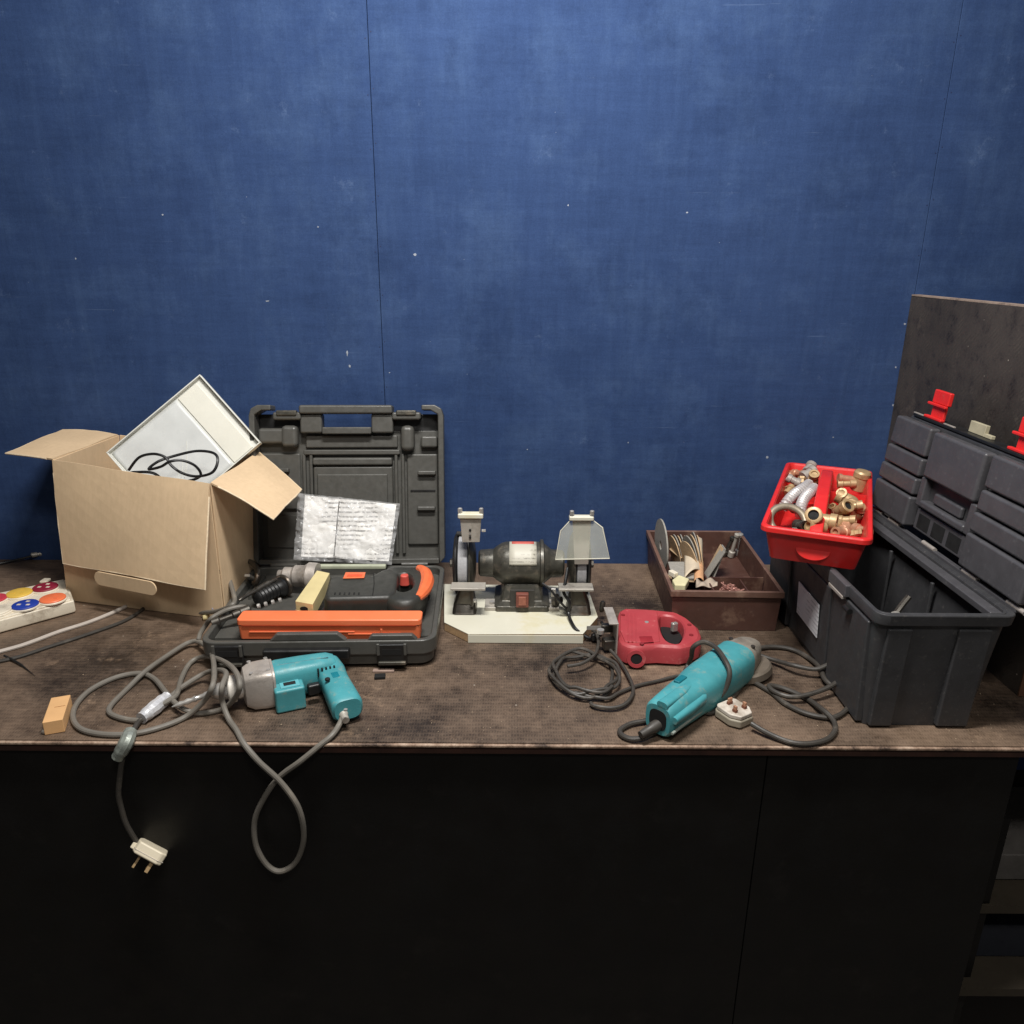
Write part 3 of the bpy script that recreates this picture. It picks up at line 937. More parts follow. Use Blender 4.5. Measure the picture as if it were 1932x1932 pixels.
single('masonry_bit', G().lathe([(.002, 0), (.0045, .006), (.0038, .010), (.0038, rl * .4), (.0062, rl * .42), (.0062, rl * .72), (.0042, rl * .74), (.0042, rl)], 12, along(rod0, rod1 - rod0)), 'steel_dk',
       'dull steel chisel bit lying slantwise across the black side handle', 'drill bit')
pk = cz(1005, 470, .072)
single('steel_key', G().box((0, 0, 0), (.012, .006, .034), along(pk, (.05, .55, -.4))), 'gr_light', 'short pale steel key standing in the back left of the case', 'key', bevel=.001)
sk = cz(1060, 400, .075)
single('black_hose_clip', G().tube(spline([cz(960, 280, .075), cz(1040, 320, .085), cz(1085, 400, .085), cz(1080, 500, .070), cz(1050, 540, .06)], 6), .006, 10), 'steel_dk',
       'dark bent steel hook beside the pale key in the case', 'hook')
sc0, sc1 = cz(575, 985, .060), cz(860, 880, .070)
single('socket_extension', G().lathe([(.004, 0), (.0085, .001), (.0085, .014), (.0048, .017), (.0048, .040), (.0075, .043), (.0075, .056), (.010, .058), (.010, .075), (.006, .077)], 14, along(sc0, sc1 - sc0)), 'steel_dk',
       'dull steel socket extension at the left end of the orange bit box', 'socket')
tc = thing('tool_lead', cz(500, 860, 0), 'grey rubber tool lead looping from the black case past the cardboard box', 'cable')
build('flex', cable([cz(300, 560, .012) + Vector((.01, .03, .01)), cz(230, 590, .010), cz(150, 640, .008), cz(112, 715, .007), cz(170, 805, .007), cz(300, 852, .007), cz(470, 868, .010), cz(640, 850, .035),
                     cz(790, 790, .066), cz(840, 735, .070), cz(815, 640, .070), cz(775, 500, .072), cz(750, 400, .074), cz(760, 345, .076), cz(850, 285, .078), cz(1020, 180, .080)], .0048, 8, 9), 'cable', tc)
build('flex', cable([cz(545, 478, .080), cz(640, 425, .080), cz(750, 362, .080), cz(800, 320, .080)], .0042, 6, 8), 'cable_dk', tc)
build('flex', cable([cz(430, 1165, .020), cz(450, 1090, .030), cz(510, 1000, .045), cz(560, 940, .062), cz(640, 890, .068), cz(760, 830, .068), cz(900, 800, .068), cz(1000, 820, .066)], .0046, 8, 9), 'cable', tc)
for q0, q1 in (((475, 925, .006), (545, 915, .006)), ((500, 800, .014), (560, 800, .014))):
    build('lead_tip', G().lathe([(.003, 0), (.0058, .001), (.0058, .010), (.003, .011)], 12, along(cz(*q0), cz(*q1) - cz(*q0))), 'carton', tc)
build('blue_sleeve', G().lathe([(.004, 0), (.006, .002), (.006, .014), (.004, .016)], 12, along(cz(570, 815, .02), cz(660, 810, .03) - cz(570, 815, .02))), mat('pale_violet_sleeve', S(170, 168, 186), .5), tc)

# ---- little clip on the bench in front of the case
clp = thing('bench_clip', P(720, 1272, 0), 'small black clip with a pale top on the bench below the case latch', 'clip')
build('clip_body', G().box((0, 0, .003), (.020, .014, .006), rotz(P(717, 1276, 0), .1)), 'hole', clp, bevel=.001)
build('clip_plate', G().box((0, .013, .0022), (.040, .010, .0042), rotz(P(722, 1271, 0), .02)), mat('dusty_pink_grey', S(150, 128, 116), .7, var=.3, vs_=80), clp, bevel=.001)

# ================================================================== teal drill
dz = lambda x, y, z=.006: P(50.3 + .3516 * x, 1157.2 + .3516 * y, z)
dr = thing('teal_drill', P(560, 1330, 0), 'teal electric drill with aluminium gearbox and taped grey lead hanging over the edge', 'drill')


def loft(secs, n=22, e=2.8):
    """secs: (centre, half width vector, half height vector[, exponent])"""
    rs = []
    for s_ in secs:
        c, a, b = Vector(s_[0]), Vector(s_[1]), Vector(s_[2])
        ee = s_[3] if len(s_) > 3 else e
        rs.append([c + a * x + b * y for x, y in sell(1, 1, ee, n)])
    return rs


def sweep(p0, p1, secs, n=22, e=2.8, tilt=0):
    """sections along p0->p1: (distance, half width across, half height, sideways shift, vertical shift)"""
    d = (p1 - p0)
    d.z = 0
    d.normalize()
    sd = Vector((-d.y, d.x, 0))
    return loft([(p0 + d * q[0] + sd * (q[3] if len(q) > 3 else 0) + Vector((0, 0, q[4] if len(q) > 4 else 0)), sd * q[1], Vector((0, 0, q[2]))) for q in secs], n, e)


# axis from gearbox front to the rear of the motor
dA, dB = P(466, 1291, .036), P(628, 1259, .036)
dd = (dB - dA)
dd.z = 0
DLn = dd.length
dd.normalize()
dsd = Vector((-dd.y, dd.x, 0))
build('gearbox', G().rings(sweep(dA, dB, [(-.008, .016, .018, -.002), (-.004, .026, .028, -.002), (.008, .031, .034, -.003), (.030, .033, .0345, -.005), (.041, .033, .0345, -.005)], e=7)), 'alu', dr, bevel=.0015, bang=50)
build('gearbox_flange', G().rings(sweep(dA, dB, [(.0405, .035, .0355, -.005), (.045, .035, .0355, -.005)], e=4)), 'alu', dr, bevel=.001)
motor = build('motor_body', G().rings(sweep(dA, dB, [(.045, .029, .031), (.050, .030, .032), (.090, .029, .031, .001), (.125, .027, .029, .002), (DLn - .008, .025, .027, .004), (DLn + .004, .020, .022, .005), (DLn + .007, .012, .014, .006)], e=3.4)), 'teal', dr)
# handle: from the rear of the motor down-right to its foot
h0, h1 = P(620, 1262, .030), P(657, 1343, .022)
hd = (h1 - h0)
hd.z = 0
HLn = hd.length
hd.normalize()
build('handle', G().rings(sweep(h0, h1, [(-.004, .026, .026, -.004, .002), (.02, .026, .024), (.05, .024, .021), (HLn - .02, .026, .021), (HLn - .004, .026, .021), (HLn + .001, .022, .018)], e=3.2)), 'teal', dr)
# moulded spine line between handle and motor
build('casing_seam', G().tube([dA + dd * q + dsd * -.006 + Vector((0, 0, .0318 - .00004 * (q * 1000 - 50))) for q in (.056, .08, .11, .14)], .0009, 6), mat('teal_seam', S(20, 96, 108), .5), motor)
for k in range(5):
    c0 = dA + dd * (.118 + .007 * k) + dsd * -.0255 + Vector((0, 0, .012))
    build('vent_slot', G().box((0, 0, 0), (.0028, .004, .016), frame(c0, dd, dsd, (0, 0, 1))), 'hole', motor)
# brush / gear-selector block standing off the near side
bk = frame(P(540, 1341, .0) + Vector((.001, .021, 0)), dd, dsd, (0, 0, 1))
blk = build('selector_block', G().box((0, 0, .0225), (.050, .044, .043), bk), 'teal', dr, bevel=.004, seg=3)
build('selector_plate', G().box((.002, -.004, .0446), (.032, .022, .0016), bk), mat('pale_teal_plate', S(96, 170, 178), .45), blk, bevel=.0005)
build('selector_slot', G().box((.002, -.004, .0457), (.020, .010, .0010), bk), 'hole', blk)
build('trigger', G().box((0, 0, 0), (.014, .022, .020), frame(P(592, 1296, .030), hd, Vector((-hd.y, hd.x, 0)), (0, 0, 1))), 'black_pl', dr, bevel=.004)
build('lock_button', G().lathe([(.0045, 0), (.0045, .003), (.003, .004)], 14, along(P(618, 1280, .053), (0, 0, 1))), 'hole', dr)
build('name_badge', G().box((0, 0, 0), (.026, .012, .0008), frame(h0 + hd * .052 + Vector((0, 0, .0208)), hd, Vector((-hd.y, hd.x, 0)), (0, 0, 1))), mat('teal_badge', S(22, 118, 132), .35), dr)
for q in ((640, 1310), (652, 1335)):
    c0 = P(*q, .044)
    build('casing_screw', G().lathe([(.0032, 0), (.0032, .002)], 12, along(c0 - Vector((0, 0, .002)), (0, 0, 1))), 'steel', dr)
for sx, sy in ((.008, .02), (.036, .022), (.008, -.022), (.036, -.022)):
    build('gearbox_screw', G().lathe([(.0035, 0), (.0035, .0025)], 12, along(dA + dd * sx + dsd * sy + Vector((0, 0, .0330)), (0, 0, 1))), 'steel', dr)
# spindle, chuck and bit
ck = dA - dd * .006
chuck = build('chuck', G().lathe([(.020, 0), (.020, .010), (.0165, .012), (.0165, .030), (.0145, .034), (.0145, .040), (.009, .050), (.006, .052)], 24, along(ck, -dd)), 'steel', dr)
build('depth_collar', G().lathe([(.0225, .012), (.0235, .014), (.0235, .024), (.0215, .026)], 24, along(ck, -dd)), mat('grey_white_collar', S(206, 200, 190), .45), chuck)
bt = ck - dd * .050
build('drill_bit', G().lathe([(.0055, 0), (.0055, .012), (.0042, .014), (.0042, .026), (.0055, .028), (.0038, .034), (.0055, .040), (.0036, .046), (.005, .052), (.003, .058), (.0008, .066)], 14, along(bt, -dd + Vector((0, 0, -.18)))), 'steel', chuck)
ent = dz(1697, 528, .022)
build('cord_guard', G().lathe([(.0085, -.006), (.0085, .004), (.0065, .008), (.006, .020)], 14, along(ent, hd + Vector((0, 0, -.1)))), 'gr_light', dr)
HY = EDGE_Y - .012
hz = lambda x, y, yy=HY: Q(50.3 + .3516 * x, 1157.2 + .3516 * y, yy)
CR = .0046
A = [ent + hd * .004, dz(1672, 600, .012), dz(1635, 648, .008), Q(50.3 + .3516 * 1572, 1157.2 + .3516 * 705, EDGE_Y - .004), hz(1470, 785), hz(1350, 875), hz(1270, 985), hz(1226, 1105), hz(1228, 1235), hz(1285, 1340),
     hz(1360, 1374), hz(1440, 1328), hz(1490, 1200, HY - .006), hz(1458, 1040, HY - .010), hz(1370, 905, HY - .010), hz(1250, 785, HY - .006), Q(50.3 + .3516 * 1165, 1157.2 + .3516 * 692, EDGE_Y - .005), dz(1120, 620, .006), dz(1085, 560, .008), dz(1052, 470, .030), dz(1050, 390, .060),
     dz(1075, 318, .064), dz(1040, 296, .050), dz(960, 312, .020), dz(850, 378, .012), dz(790, 425, .012), dz(745, 470, .012)]
build('cord', cable(A, CR, 8, 10), 'cable', dr)
Cc = [dz(640, 555, .010), dz(585, 566, .006), dz(500, 553, .005), dz(445, 525, .005), dz(452, 485, .005), dz(540, 395, .005), dz(640, 300, .012), dz(780, 200, .010), dz(870, 150, .012), dz(930, 145, .018), dz(985, 200, .030), dz(1010, 290, .054), dz(1000, 380, .064),
      dz(950, 465, .030), dz(860, 540, .007), dz(750, 594, .005), dz(600, 634, .005), dz(450, 642, .005), dz(310, 622, .005), dz(248, 568, .005), dz(262, 490, .005), dz(345, 403, .005), dz(480, 335, .005), dz(605, 315, .006),
      dz(690, 345, .006), dz(755, 425, .014), dz(825, 498, .014), dz(930, 530, .006), dz(1040, 510, .006), dz(1112, 458, .030), dz(1145, 380, .070), dz(1118, 298, .074), dz(1040, 242, .040), dz(950, 224, .016), dz(880, 255, .006), dz(835, 335, .006), dz(805, 425, .016), dz(770, 455, .018), dz(725, 480, .016)]
build('cord', cable(Cc, CR, 8, 10), 'cable', dr)
B_ = [dz(640, 545, .010), dz(600, 578, .008), dz(565, 635, .007), Q(50.3 + .3516 * 540, 1157.2 + .3516 * 690, EDGE_Y - .006), hz(515, 770), hz(497, 870), hz(493, 960), hz(505, 1040), hz(535, 1120), hz(580, 1205), hz(610, 1240)]
build('cord', cable(B_, CR * .95, 8, 10), 'cable_dk', dr)


def taped(pts, r):
    sp_ = spline(pts, 7)
    rr_ = [r * (.72 + .28 * math.sin(math.pi * min(max(i / (len(sp_) - 1), .12), .88))) + random.uniform(-.0007, .0007) for i in range(len(sp_))]
    return G().tube(sp_, rr_, 10)


build('tape_wrap', taped([dz(755, 440, .016), dz(690, 495, .014), dz(615, 555, .012)], .0125), 'tape', dr)
build('tape_wrap', taped([dz(556, 628, .010), Q(50.3 + .3516 * 535, 1157.2 + .3516 * 685, EDGE_Y - .010), hz(488, 765, EDGE_Y - .014)], .0118), mat('dulled_tape', S(150, 156, 148), .4, metal=.35, var=.3, vs_=90, bump=.9, bs=160), dr)
# plug at the end of the lead
pc = hz(662, 1272)
pax = (hz(735, 1300) - hz(585, 1222)).normalized()
pdn = Vector((-.35, -.62, -.75)).normalized()
pdn = (pdn - pax * pdn.dot(pax)).normalized()
pw_ = pax.cross(pdn)
plf = frame(pc, pax, pw_, pdn)
plg = build('plug', G().prism([(-.022, -.019), (-.026, -.010), (-.026, .010), (-.022, .019), (.018, .023), (.026, .018), (.026, -.018), (.018, -.023)], -.011, .009, plf), 'plug', dr, bevel=.003, seg=3)
build('plug_cap_line', G().prism([(-.0225, -.0195), (-.0265, -.010), (-.0265, .010), (-.0225, .0195), (.018, .0235), (.0265, .018), (.0265, -.018), (.018, -.0235)], .0018, .0028, plf), 'plug_gr', plg)
for (px_, py_, sx, sy, ln) in ((-.010, 0, .004, .008, .022), (.012, -.011, .006, .004, .018), (.012, .011, .006, .004, .018)):
    build('pin', G().box((px_, py_, .009 + ln / 2), (sx, sy, ln), plf), 'brass', plg, bevel=.0006)
build('cord_grip', G().box((-.027, 0, .001), (.010, .014, .012), plf), 'plug', plg, bevel=.002)

# ================================================================== bench grinder on its white board
gr = thing('bench_grinder', (.02, 1.53, 0), 'small twin-wheel bench grinder bolted to a white chamfered board', 'bench grinder')
bo = [P(838, 1099, .020), P(838, 1171, .020), P(883, 1193, .020), P(1100, 1193, .020), P(1128, 1161, .020), P(1108, 1103, .020)]
g = G().rings([[(p.x, p.y, .0185) for p in bo], [(p.x, p.y, .0205) for p in bo]])
build('board_face', g, 'white_board', gr, bevel=.0008)
ctr = sum(bo, Vector()) / 6
bo2 = [ctr + (p - ctr) * .997 for p in bo]
build('board_core', G().rings([[(p.x, p.y, .001) for p in bo2], [(p.x, p.y, .0184) for p in bo2]]), 'chip', gr, bevel=.0006)
build('edge_strip', G().box(((bo[2].x + bo[3].x) / 2, bo[2].y - .0010, .0098), (bo[3].x - bo[2].x, .0018, .0168)), 'white_board', gr)
AX, AYY, AZ = .022, 1.555, .108
af = frame((AX, AYY, AZ), (0, 1, 0), (0, 0, 1), (1, 0, 0))       # local z runs along the shaft (world x)
mt = build('motor_housing', G().lathe([(.024, -.094), (.029, -.090), (.031, -.062), (.036, -.056), (.044, -.044), (.047, -.034), (.047, .038), (.044, .048), (.036, .058), (.031, .064), (.029, .088), (.024, .092)], 36, af), 'gr_green', gr)
build('rear_flange', G().lathe([(.047, .038), (.052, .040), (.052, .046), (.047, .048)], 36, af), 'gr_green', mt)
# rating plate curved over the front
pl = G().grid(lambda u, v: af @ Vector((-.0480 * math.cos(R(16 + 82 * v)), .0480 * math.sin(R(16 + 82 * v)), -.027 + .058 * u)), 4, 14)
build('rating_plate', pl, 'print_plate', mt, solid=.0006)
pl = G().grid(lambda u, v: af @ Vector((-.0487 * math.cos(R(80 + 16 * v)), .0487 * math.sin(R(80 + 16 * v)), -.022 + .048 * u)), 4, 4)
build('red_plate_band', pl, mat('plate_red', S(196, 96, 84), .5), mt, solid=.0004)
# pedestal
pd_o = [(-.048, -.060), (.050, -.060), (.055, -.052), (.055, .050), (-.053, .050), (-.053, -.052)]
pedg = G().rings([[(AX + x * 1.12, AYY + y * 1.05, .0206) for x, y in pd_o], [(AX + x * 1.10, AYY + y * 1.02, .032) for x, y in pd_o], [(AX + x * .86, AYY + y * .80, .040) for x, y in pd_o], [(AX + x * .70, AYY + y * .60, .074) for x, y in pd_o]])
ped = build('pedestal', pedg, 'gr_green', gr, bevel=.002)
build('switch_plate', G().box((AX + .001, AYY - .0585, .048), (.052, .004, .046), None), mat('dark_switch_plate', S(54, 52, 48), .5, var=.3), ped, bevel=.001)
sw = build('switch_box', G().box((AX + .001, AYY - .064, .050), (.027, .012, .032), None), 'maroon', ped, bevel=.002)
build('rocker', G().box((AX + .001, AYY - .0708, .050), (.016, .003, .020), None), mat('worn_rocker', S(150, 92, 74), .55, var=.3, vs_=90), sw, bevel=.001)
for sx in (-.064, .066):
    fb = build('foot_bracket', G().box((AX + sx, AYY - .035, .0245), (.030, .046, .008)), 'gr_light', gr, bevel=.001)
    build('foot_bolt', G().lathe([(.006, 0), (.006, .005), (.003, .006)], 6, along((AX + sx, AYY - .038, .0285), (0, 0, 1))), 'steel', fb)


def side(cx, sgn):
    wf_ = frame((cx, AYY, AZ), (0, 1, 0), (0, 0, 1), (1, 0, 0))
    build('grinding_wheel', G().lathe([(.012, -.0105), (.060, -.0105), (.0625, -.009), (.0625, .009), (.060, .0105), (.012, .0105)], 44, wf_), 'stone', gr)
    gd_ = build('wheel_guard', G().lathe([(.018, .0125 * sgn), (.062, .0125 * sgn), (.067, .013 * sgn), (.068, .016 * sgn), (.060, .020 * sgn), (.028, .026 * sgn), (.018, .026 * sgn)], 40, wf_), 'gr_green', gr)
    build('guard_cover', G().lathe([(.018, -.0125 * sgn), (.062, -.0125 * sgn), (.067, -.013 * sgn), (.068, -.016 * sgn), (.058, -.020 * sgn), (.022, -.024 * sgn)], 40, wf_), 'black_pl', gd_)
    arc = []
    for i in range(17):
        a = R(-70 + 165 * i / 16)
        arc.append(a)
    go = G()
    rs = []
    for a in arc:
        ca_, sa_ = math.cos(a), math.sin(a)
        rs.append([(.0655 * ca_, .0655 * sa_, -.015), (.0655 * ca_, .0655 * sa_, .015), (.0685 * ca_, .0685 * sa_, .015), (.0685 * ca_, .0685 * sa_, -.015)])
    go.rings(rs, True, wf_ @ Matrix.Rotation(R(0), 4, 'Z'))
    build('guard_band', go, 'gr_green', gd_)
    build('cover_nut', G().lathe([(.009, .024 * -sgn), (.009, .030 * -sgn), (.005, .031 * -sgn)], 6, wf_), 'steel_dk', gd_)
    build('rest_arm', G().rings([[(cx + sgn * .004 + x, AYY - .050 + y, .0208) for x, y in rrect(.052, .060, .008)], [(cx + sgn * .004 + x, AYY - .048 + y, .040) for x, y in rrect(.046, .040, .008)], [(cx + sgn * .010 + x, AYY - .062 + y, .084) for x, y in rrect(.026, .016, .004)]]), 'steel_dk', gr, bevel=.002)
    # tool rest
    tr = build('tool_rest', G().box((cx + sgn * .014, AYY - .083, .0885), (.072, .034, .005)), 'gr_light', gr, bevel=.001)
    build('rest_bracket', G().box((cx + sgn * .022, AYY - .078, .066), (.005, .018, .044)), 'steel_dk', tr, bevel=.001)
    build('rest_bolt', G().lathe([(.005, 0), (.005, .005)], 6, along((cx + sgn * .0245, AYY - .080, .056), (sgn, 0, 0))), 'steel', tr)


side(-.104, 1)
side(.148, -1)
# shield brackets and eye shields
lbk_ = [Q(868, 976, 1.487), Q(908, 976, 1.487), Q(905, 1020, 1.487), Q(872, 1020, 1.487)]
br = build('shield_bracket', G().slab(lbk_, .003), 'gr_light', gr, bevel=.0008)
for k, q in enumerate(((887, 997), (887, 1004), (887, 1011))):
    build('bracket_slot', G().lathe([(.0026, 0), (.0026, .0012)], 10, along(Q(*q, 1.4862), (0, -1, 0))), 'hole' if k != 1 else 'steel', br)
build('bracket_clamp', G().box((0, 0, 0), (.052, .020, .011), rotz(Q(888, 969, 1.492), 0)), 'white_board', br, bevel=.003)
for u in (868, 908):
    build('clamp_screw', G().lathe([(.0045, 0), (.0045, .009), (.003, .010)], 8, along(Q(u, 964, 1.490), (0, 0, 1))), 'steel', br)
build('wing_screw', G().lathe([(.003, 0), (.003, .008)], 8, along(Q(909, 998, 1.49), (1, 0, 0))), 'steel', br)
# clear shield on the right, hinged at its bracket, hanging outwards
sh_q = [Q(1076, 979, 1.470), Q(1119, 979, 1.470), Q(1137, 993, 1.462), Q(1150, 1051, 1.440), Q(1048, 1053, 1.440), Q(1058, 999, 1.462)]
es = build('eye_shield', G().rings([sh_q, [p + Vector((0, .0022, .0004)) for p in sh_q]]), 'shield', gr)
build('shield_edge', G().tube([p + Vector((0, .001, 0)) for p in sh_q], .0013, 6, True), 'white_board', es)
bq = [Q(1080, 975, 1.478), Q(1116, 975, 1.478), Q(1110, 1062, 1.487), Q(1084, 1062, 1.487)]
build('shield_bracket', G().slab(bq, .003), 'gr_light', gr, bevel=.0008)
build('bracket_clamp', G().box((0, 0, 0), (.050, .016, .010), rotz(Q(1097, 974, 1.470), 0)), 'white_board', es, bevel=.003)
for u in (1079, 1117):
    build('clamp_screw', G().lathe([(.0045, 0), (.0045, .009), (.003, .010)], 8, along(Q(u, 969, 1.468), (0, 0, 1))), 'steel', es)
# wiring knot on the right of the pedestal, and the lead
gl = lambda x, y, z: P(805 + .1953 * x, 930.8 + .1953 * y, z)
build('cable_gland', G().lathe([(.010, 0), (.014, .002), (.014, .010), (.008, .012), (.008, .020)], 16, along((.090, 1.512, .040), (.8, -.4, .2))), 'steel_dk', gr)
build('earth_clip', G().box((.088, 1.478, .074), (.010, .006, .018)), 'steel', gr, bevel=.001)
glp = [Vector((.118, 1.50, .120)), Vector((.112, 1.482, .098)), Vector((.108, 1.470, .078)), Vector((.120, 1.462, .058)), gl(1365, 1130, .036), gl(1390, 1200, .028), gl(1440, 1290, .024), gl(1510, 1355, .012), gl(1580, 1390, .006), gl(1640, 1370, .006), gl(1700, 1290, .010), gl(1690, 1230, .012)]
build('lead', cable(glp, .0034, 8, 8), 'cable_blk', gr)
build('lead', cable([Vector((.064, 1.478, .094)), Vector((.080, 1.470, .084)), Vector((.096, 1.464, .066)), Vector((.112, 1.466, .046)), Vector((.124, 1.480, .030))], .0026, 8, 7), 'cable_blk', gr)

# ================================================================== red jigsaw and its coiled lead
jz = lambda x, y, z=.05: P(1006.2 + .3385 * x, 1106.9 + .3385 * y, z)
js = thing('red_jigsaw', jz(700, 400, 0), 'faded red jigsaw lying on its side between the grinder and the brown tray', 'jigsaw')
ZT = .042
out_ = [(472, 122), (500, 108), (640, 112), (790, 126), (860, 160), (925, 215), (942, 262), (930, 292), (880, 318), (820, 330), (690, 322), (560, 330), (500, 318), (476, 290), (462, 230)]
hole_ = [(702, 160), (760, 154), (812, 176), (836, 216), (830, 268), (806, 304), (748, 292), (716, 240)]


def outline_with_hole(outer, hole, z0, z1):
    """both outlines as world rings at top and bottom, bridged with quads via matching counts"""
    o = [jz(*q, z1) for q in outer]
    N = 60
    # resample outer to N by angle about the hole centre
    hc = sum((jz(*q, z1) for q in hole), Vector()) / len(hole)
    hsp = spline([jz(*q, z1) for q in hole], 6, True)

    def cast(poly, a):
        d = Vector((math.cos(a), math.sin(a), 0))
        best = None
        for i in range(len(poly)):
            p, q = poly[i] - hc, poly[(i + 1) % len(poly)] - hc
            e = q - p
            den = d.x * e.y - d.y * e.x
            if abs(den) < 1e-12:
                continue
            t = (p.x * e.y - p.y * e.x) / den
            s_ = (p.x * d.y - p.y * d.x) / den
            if t > 0 and -1e-6 <= s_ <= 1 + 1e-6 and (best is None or t > best):
                best = t
        return hc + d * (best or .01)
    ro = [cast(o, 2 * math.pi * i / N) for i in range(N)]
    rh = [cast(hsp, 2 * math.pi * i / N) for i in range(N)]
    at = lambda ring_, z, k=0: [Vector((p.x, p.y, z)) for p in ring_]
    inset = lambda ring_, k: [p + (hc - p).normalized() * k for p in ring_]
    rs = [at(ro, z0 + .004), at(ro, z1 - .010), at(inset(ro, .0025), z1 - .004), at(inset(ro, .008), z1), at(inset(rh, -.005), z1), at(inset(rh, -.0015), z1 - .003), at(rh, z1 - .008), at(rh, z0 + .004)]
    return G().rings(rs, False, None, closed=True)


jb = build('casing', outline_with_hole(out_, hole_, .002, ZT), 'red_tool', js, ang=28)
ra = [jz(*q, ZT) for q in ((486, 136), (600, 128), (690, 132), (698, 230), (706, 300), (580, 306), (510, 300), (484, 240))]
build('front_housing', G().rings([[Vector((q.x, q.y, ZT - .002)) for q in ra], [Vector((q.x, q.y, ZT + .0022)) for q in ra]]), 'red_tool', jb, bevel=.0016, seg=2)
build('handle_hole_shade', G().prism([(p.x, p.y) for p in (jz(*q, .02) for q in hole_)], .004, .016), 'hole', js)  # added near-black floor, painting the hole's inside as shade
build('name_plate', G().rings([[jz(*q, ZT + .0018) for q in ((590, 268), (660, 266), (672, 300), (600, 304))], [jz(*q, ZT + .0028) for q in ((590, 268), (660, 266), (672, 300), (600, 304))]]), mat('dark_red_plate', S(150, 40, 46), .5), jb)
for k in range(3):
    q = [jz(520 + 22 * k, 140, ZT + .0018), jz(527 + 22 * k, 140, ZT + .0018), jz(534 + 22 * k, 300, ZT + .0018), jz(526 + 22 * k, 300, ZT + .0018)]
    build('casing_rib', G().rings([q, [p + Vector((0, 0, .0014)) for p in q]]), 'red_tool', jb, bevel=.0005)
for q in ((632, 190), (880, 262), (870, 205), (605, 310), (500, 150)):
    c0 = jz(*q, ZT + (.0022 if q[0] < 700 else 0))
    build('screw_boss', G().lathe([(.0042, -.001), (.0042, .0014), (.003, .0018)], 14, along(c0, (0, 0, 1))), 'steel' if q[0] == 632 else mat('deep_red', S(128, 34, 40), .5), jb)
build('trigger', G().box((0, 0, 0), (.014, .010, .020), rotz(jz(786, 215, .032), .4)), 'steel', js, bevel=.003)
nz = Q(1200.8, 1239, jz(575, 330, ZT).y - .004)
build('dust_nozzle', G().lathe([(.015, -.030), (.016, 0), (.0175, .004), (.0175, .010), (.011, .010), (.0105, -.004)], 22, along(nz + Vector((0, .004, 0)), (-.1, -1, .12))), 'red_tool', js)
build('nozzle_bore', G().lathe([(.0108, .0), (.0108, .0006)], 20, along(nz + Vector((0, -.004, 0)), (-.1, -1, .12))), 'hole', js)
build('shoe', G().box((0, 0, .036), (.003, .074, .070), rotz(jz(446, 330, 0), R(2))), 'alu', js, bevel=.0006)
build('shoe_lip', G().box((-.008, 0, .070), (.018, .074, .003), rotz(jz(446, 330, 0), R(2))), 'alu', js, bevel=.0006)
build('blade_guide', G().box((-.012, .016, .036), (.024, .014, .016), rotz(jz(446, 330, 0), R(2))), 'steel_dk', js, bevel=.002)
build('blade', G().box((-.030, .016, .036), (.046, .0012, .008), rotz(jz(446, 330, 0), R(2))), 'steel', js)
build('guide_roller', G().lathe([(.007, -.004), (.007, .004)], 16, along(jz(375, 240, .045), (0, 0, 1))), 'steel', js)
build('bevel_clamp', G().box((-.014, -.014, .018), (.026, .020, .022), rotz(jz(446, 330, 0), R(12))), 'steel_dk', js, bevel=.003)
build('clamp_post', G().lathe([(.004, 0), (.006, .004), (.006, .020), (.004, .024)], 12, along(jz(380, 130, .02), (.1, 0, 1))), 'steel_dk', js)
coil = []
c0 = jz(285, 490, .005)
random.seed(3)
for i in range(60):
    a = R(70) + 2 * math.pi * i / 16
    k = i / 60
    rx, ry = .116 * .5 * (1 + .14 * math.sin(i * .9)), .150 * .5 * (1 + .10 * math.sin(i * 1.3 + 1))
    coil.append(c0 + Vector((math.cos(a) * rx, math.sin(a) * ry, .001 + .012 * k + .002 * math.sin(i * 1.7))))
lead = [jz(900, 478, .006), jz(800, 490, .005), jz(700, 515, .005), jz(580, 545, .005), jz(480, 585, .006), jz(400, 615, .008)] 
tail = [jz(430, 345, .016), jz(480, 400, .012), jz(530, 490, .010), jz(560, 570, .009), jz(520, 640, .008), jz(440, 668, .007), jz(345, 655, .007), jz(320, 640, .006)]
up = [jz(190, 435, .016), jz(270, 420, .018), jz(340, 370, .022), jz(362, 300, .024), jz(350, 250, .022), jz(330, 235, .02)]
build('coiled_lead', cable(lead + coil[8:], .0032, 4, 8), 'cable_dk', js)
build('coiled_lead', cable(tail, .0034, 7, 8), 'cable_dk', js)
build('coiled_lead', cable(up, .0032, 7, 8), 'cable_dk', js)
build('lead_tie', G().box((0, 0, .012), (.018, .010, .016), rotz(jz(345, 300, 0), .4)), 'black_pl', js, bevel=.003)

# ================================================================== teal angle grinder
ag = thing('angle_grinder', jz(850, 620, 0), 'teal angle grinder lying near the front edge before the grey toolbox', 'angle grinder')
t0, t1 = jz(690, 735, .034), jz(1170, 355, .044)
ax = (t1 - t0)
ax.z = 0
AL = ax.length
ax.normalize()
asd = Vector((-ax.y, ax.x, 0))
ab = build('motor_body', G().rings(sweep(t0, t1, [(.002, .023, .026), (.006, .026, .029), (.03, .028, .031), (.070, .031, .033), (.105, .0325, .034), (.120, .0355, .036), (.150, .037, .038), (AL - .030, .037, .038), (AL - .026, .037, .038)], e=3.1)), 'teal', ag)
build('tail_recess', G().rings(sweep(t0 + ax * .0013, t1, [(0, .016, .018), (.0008, .016, .018)], e=3)), 'hole', ab)
build('body_ridge', G().rings(sweep(t0, t1, [(.002, .010, .006, -.006, .029), (.06, .010, .006, -.006, .029), (.11, .006, .003, -.004, .029)], e=2.6)), 'teal', ab)
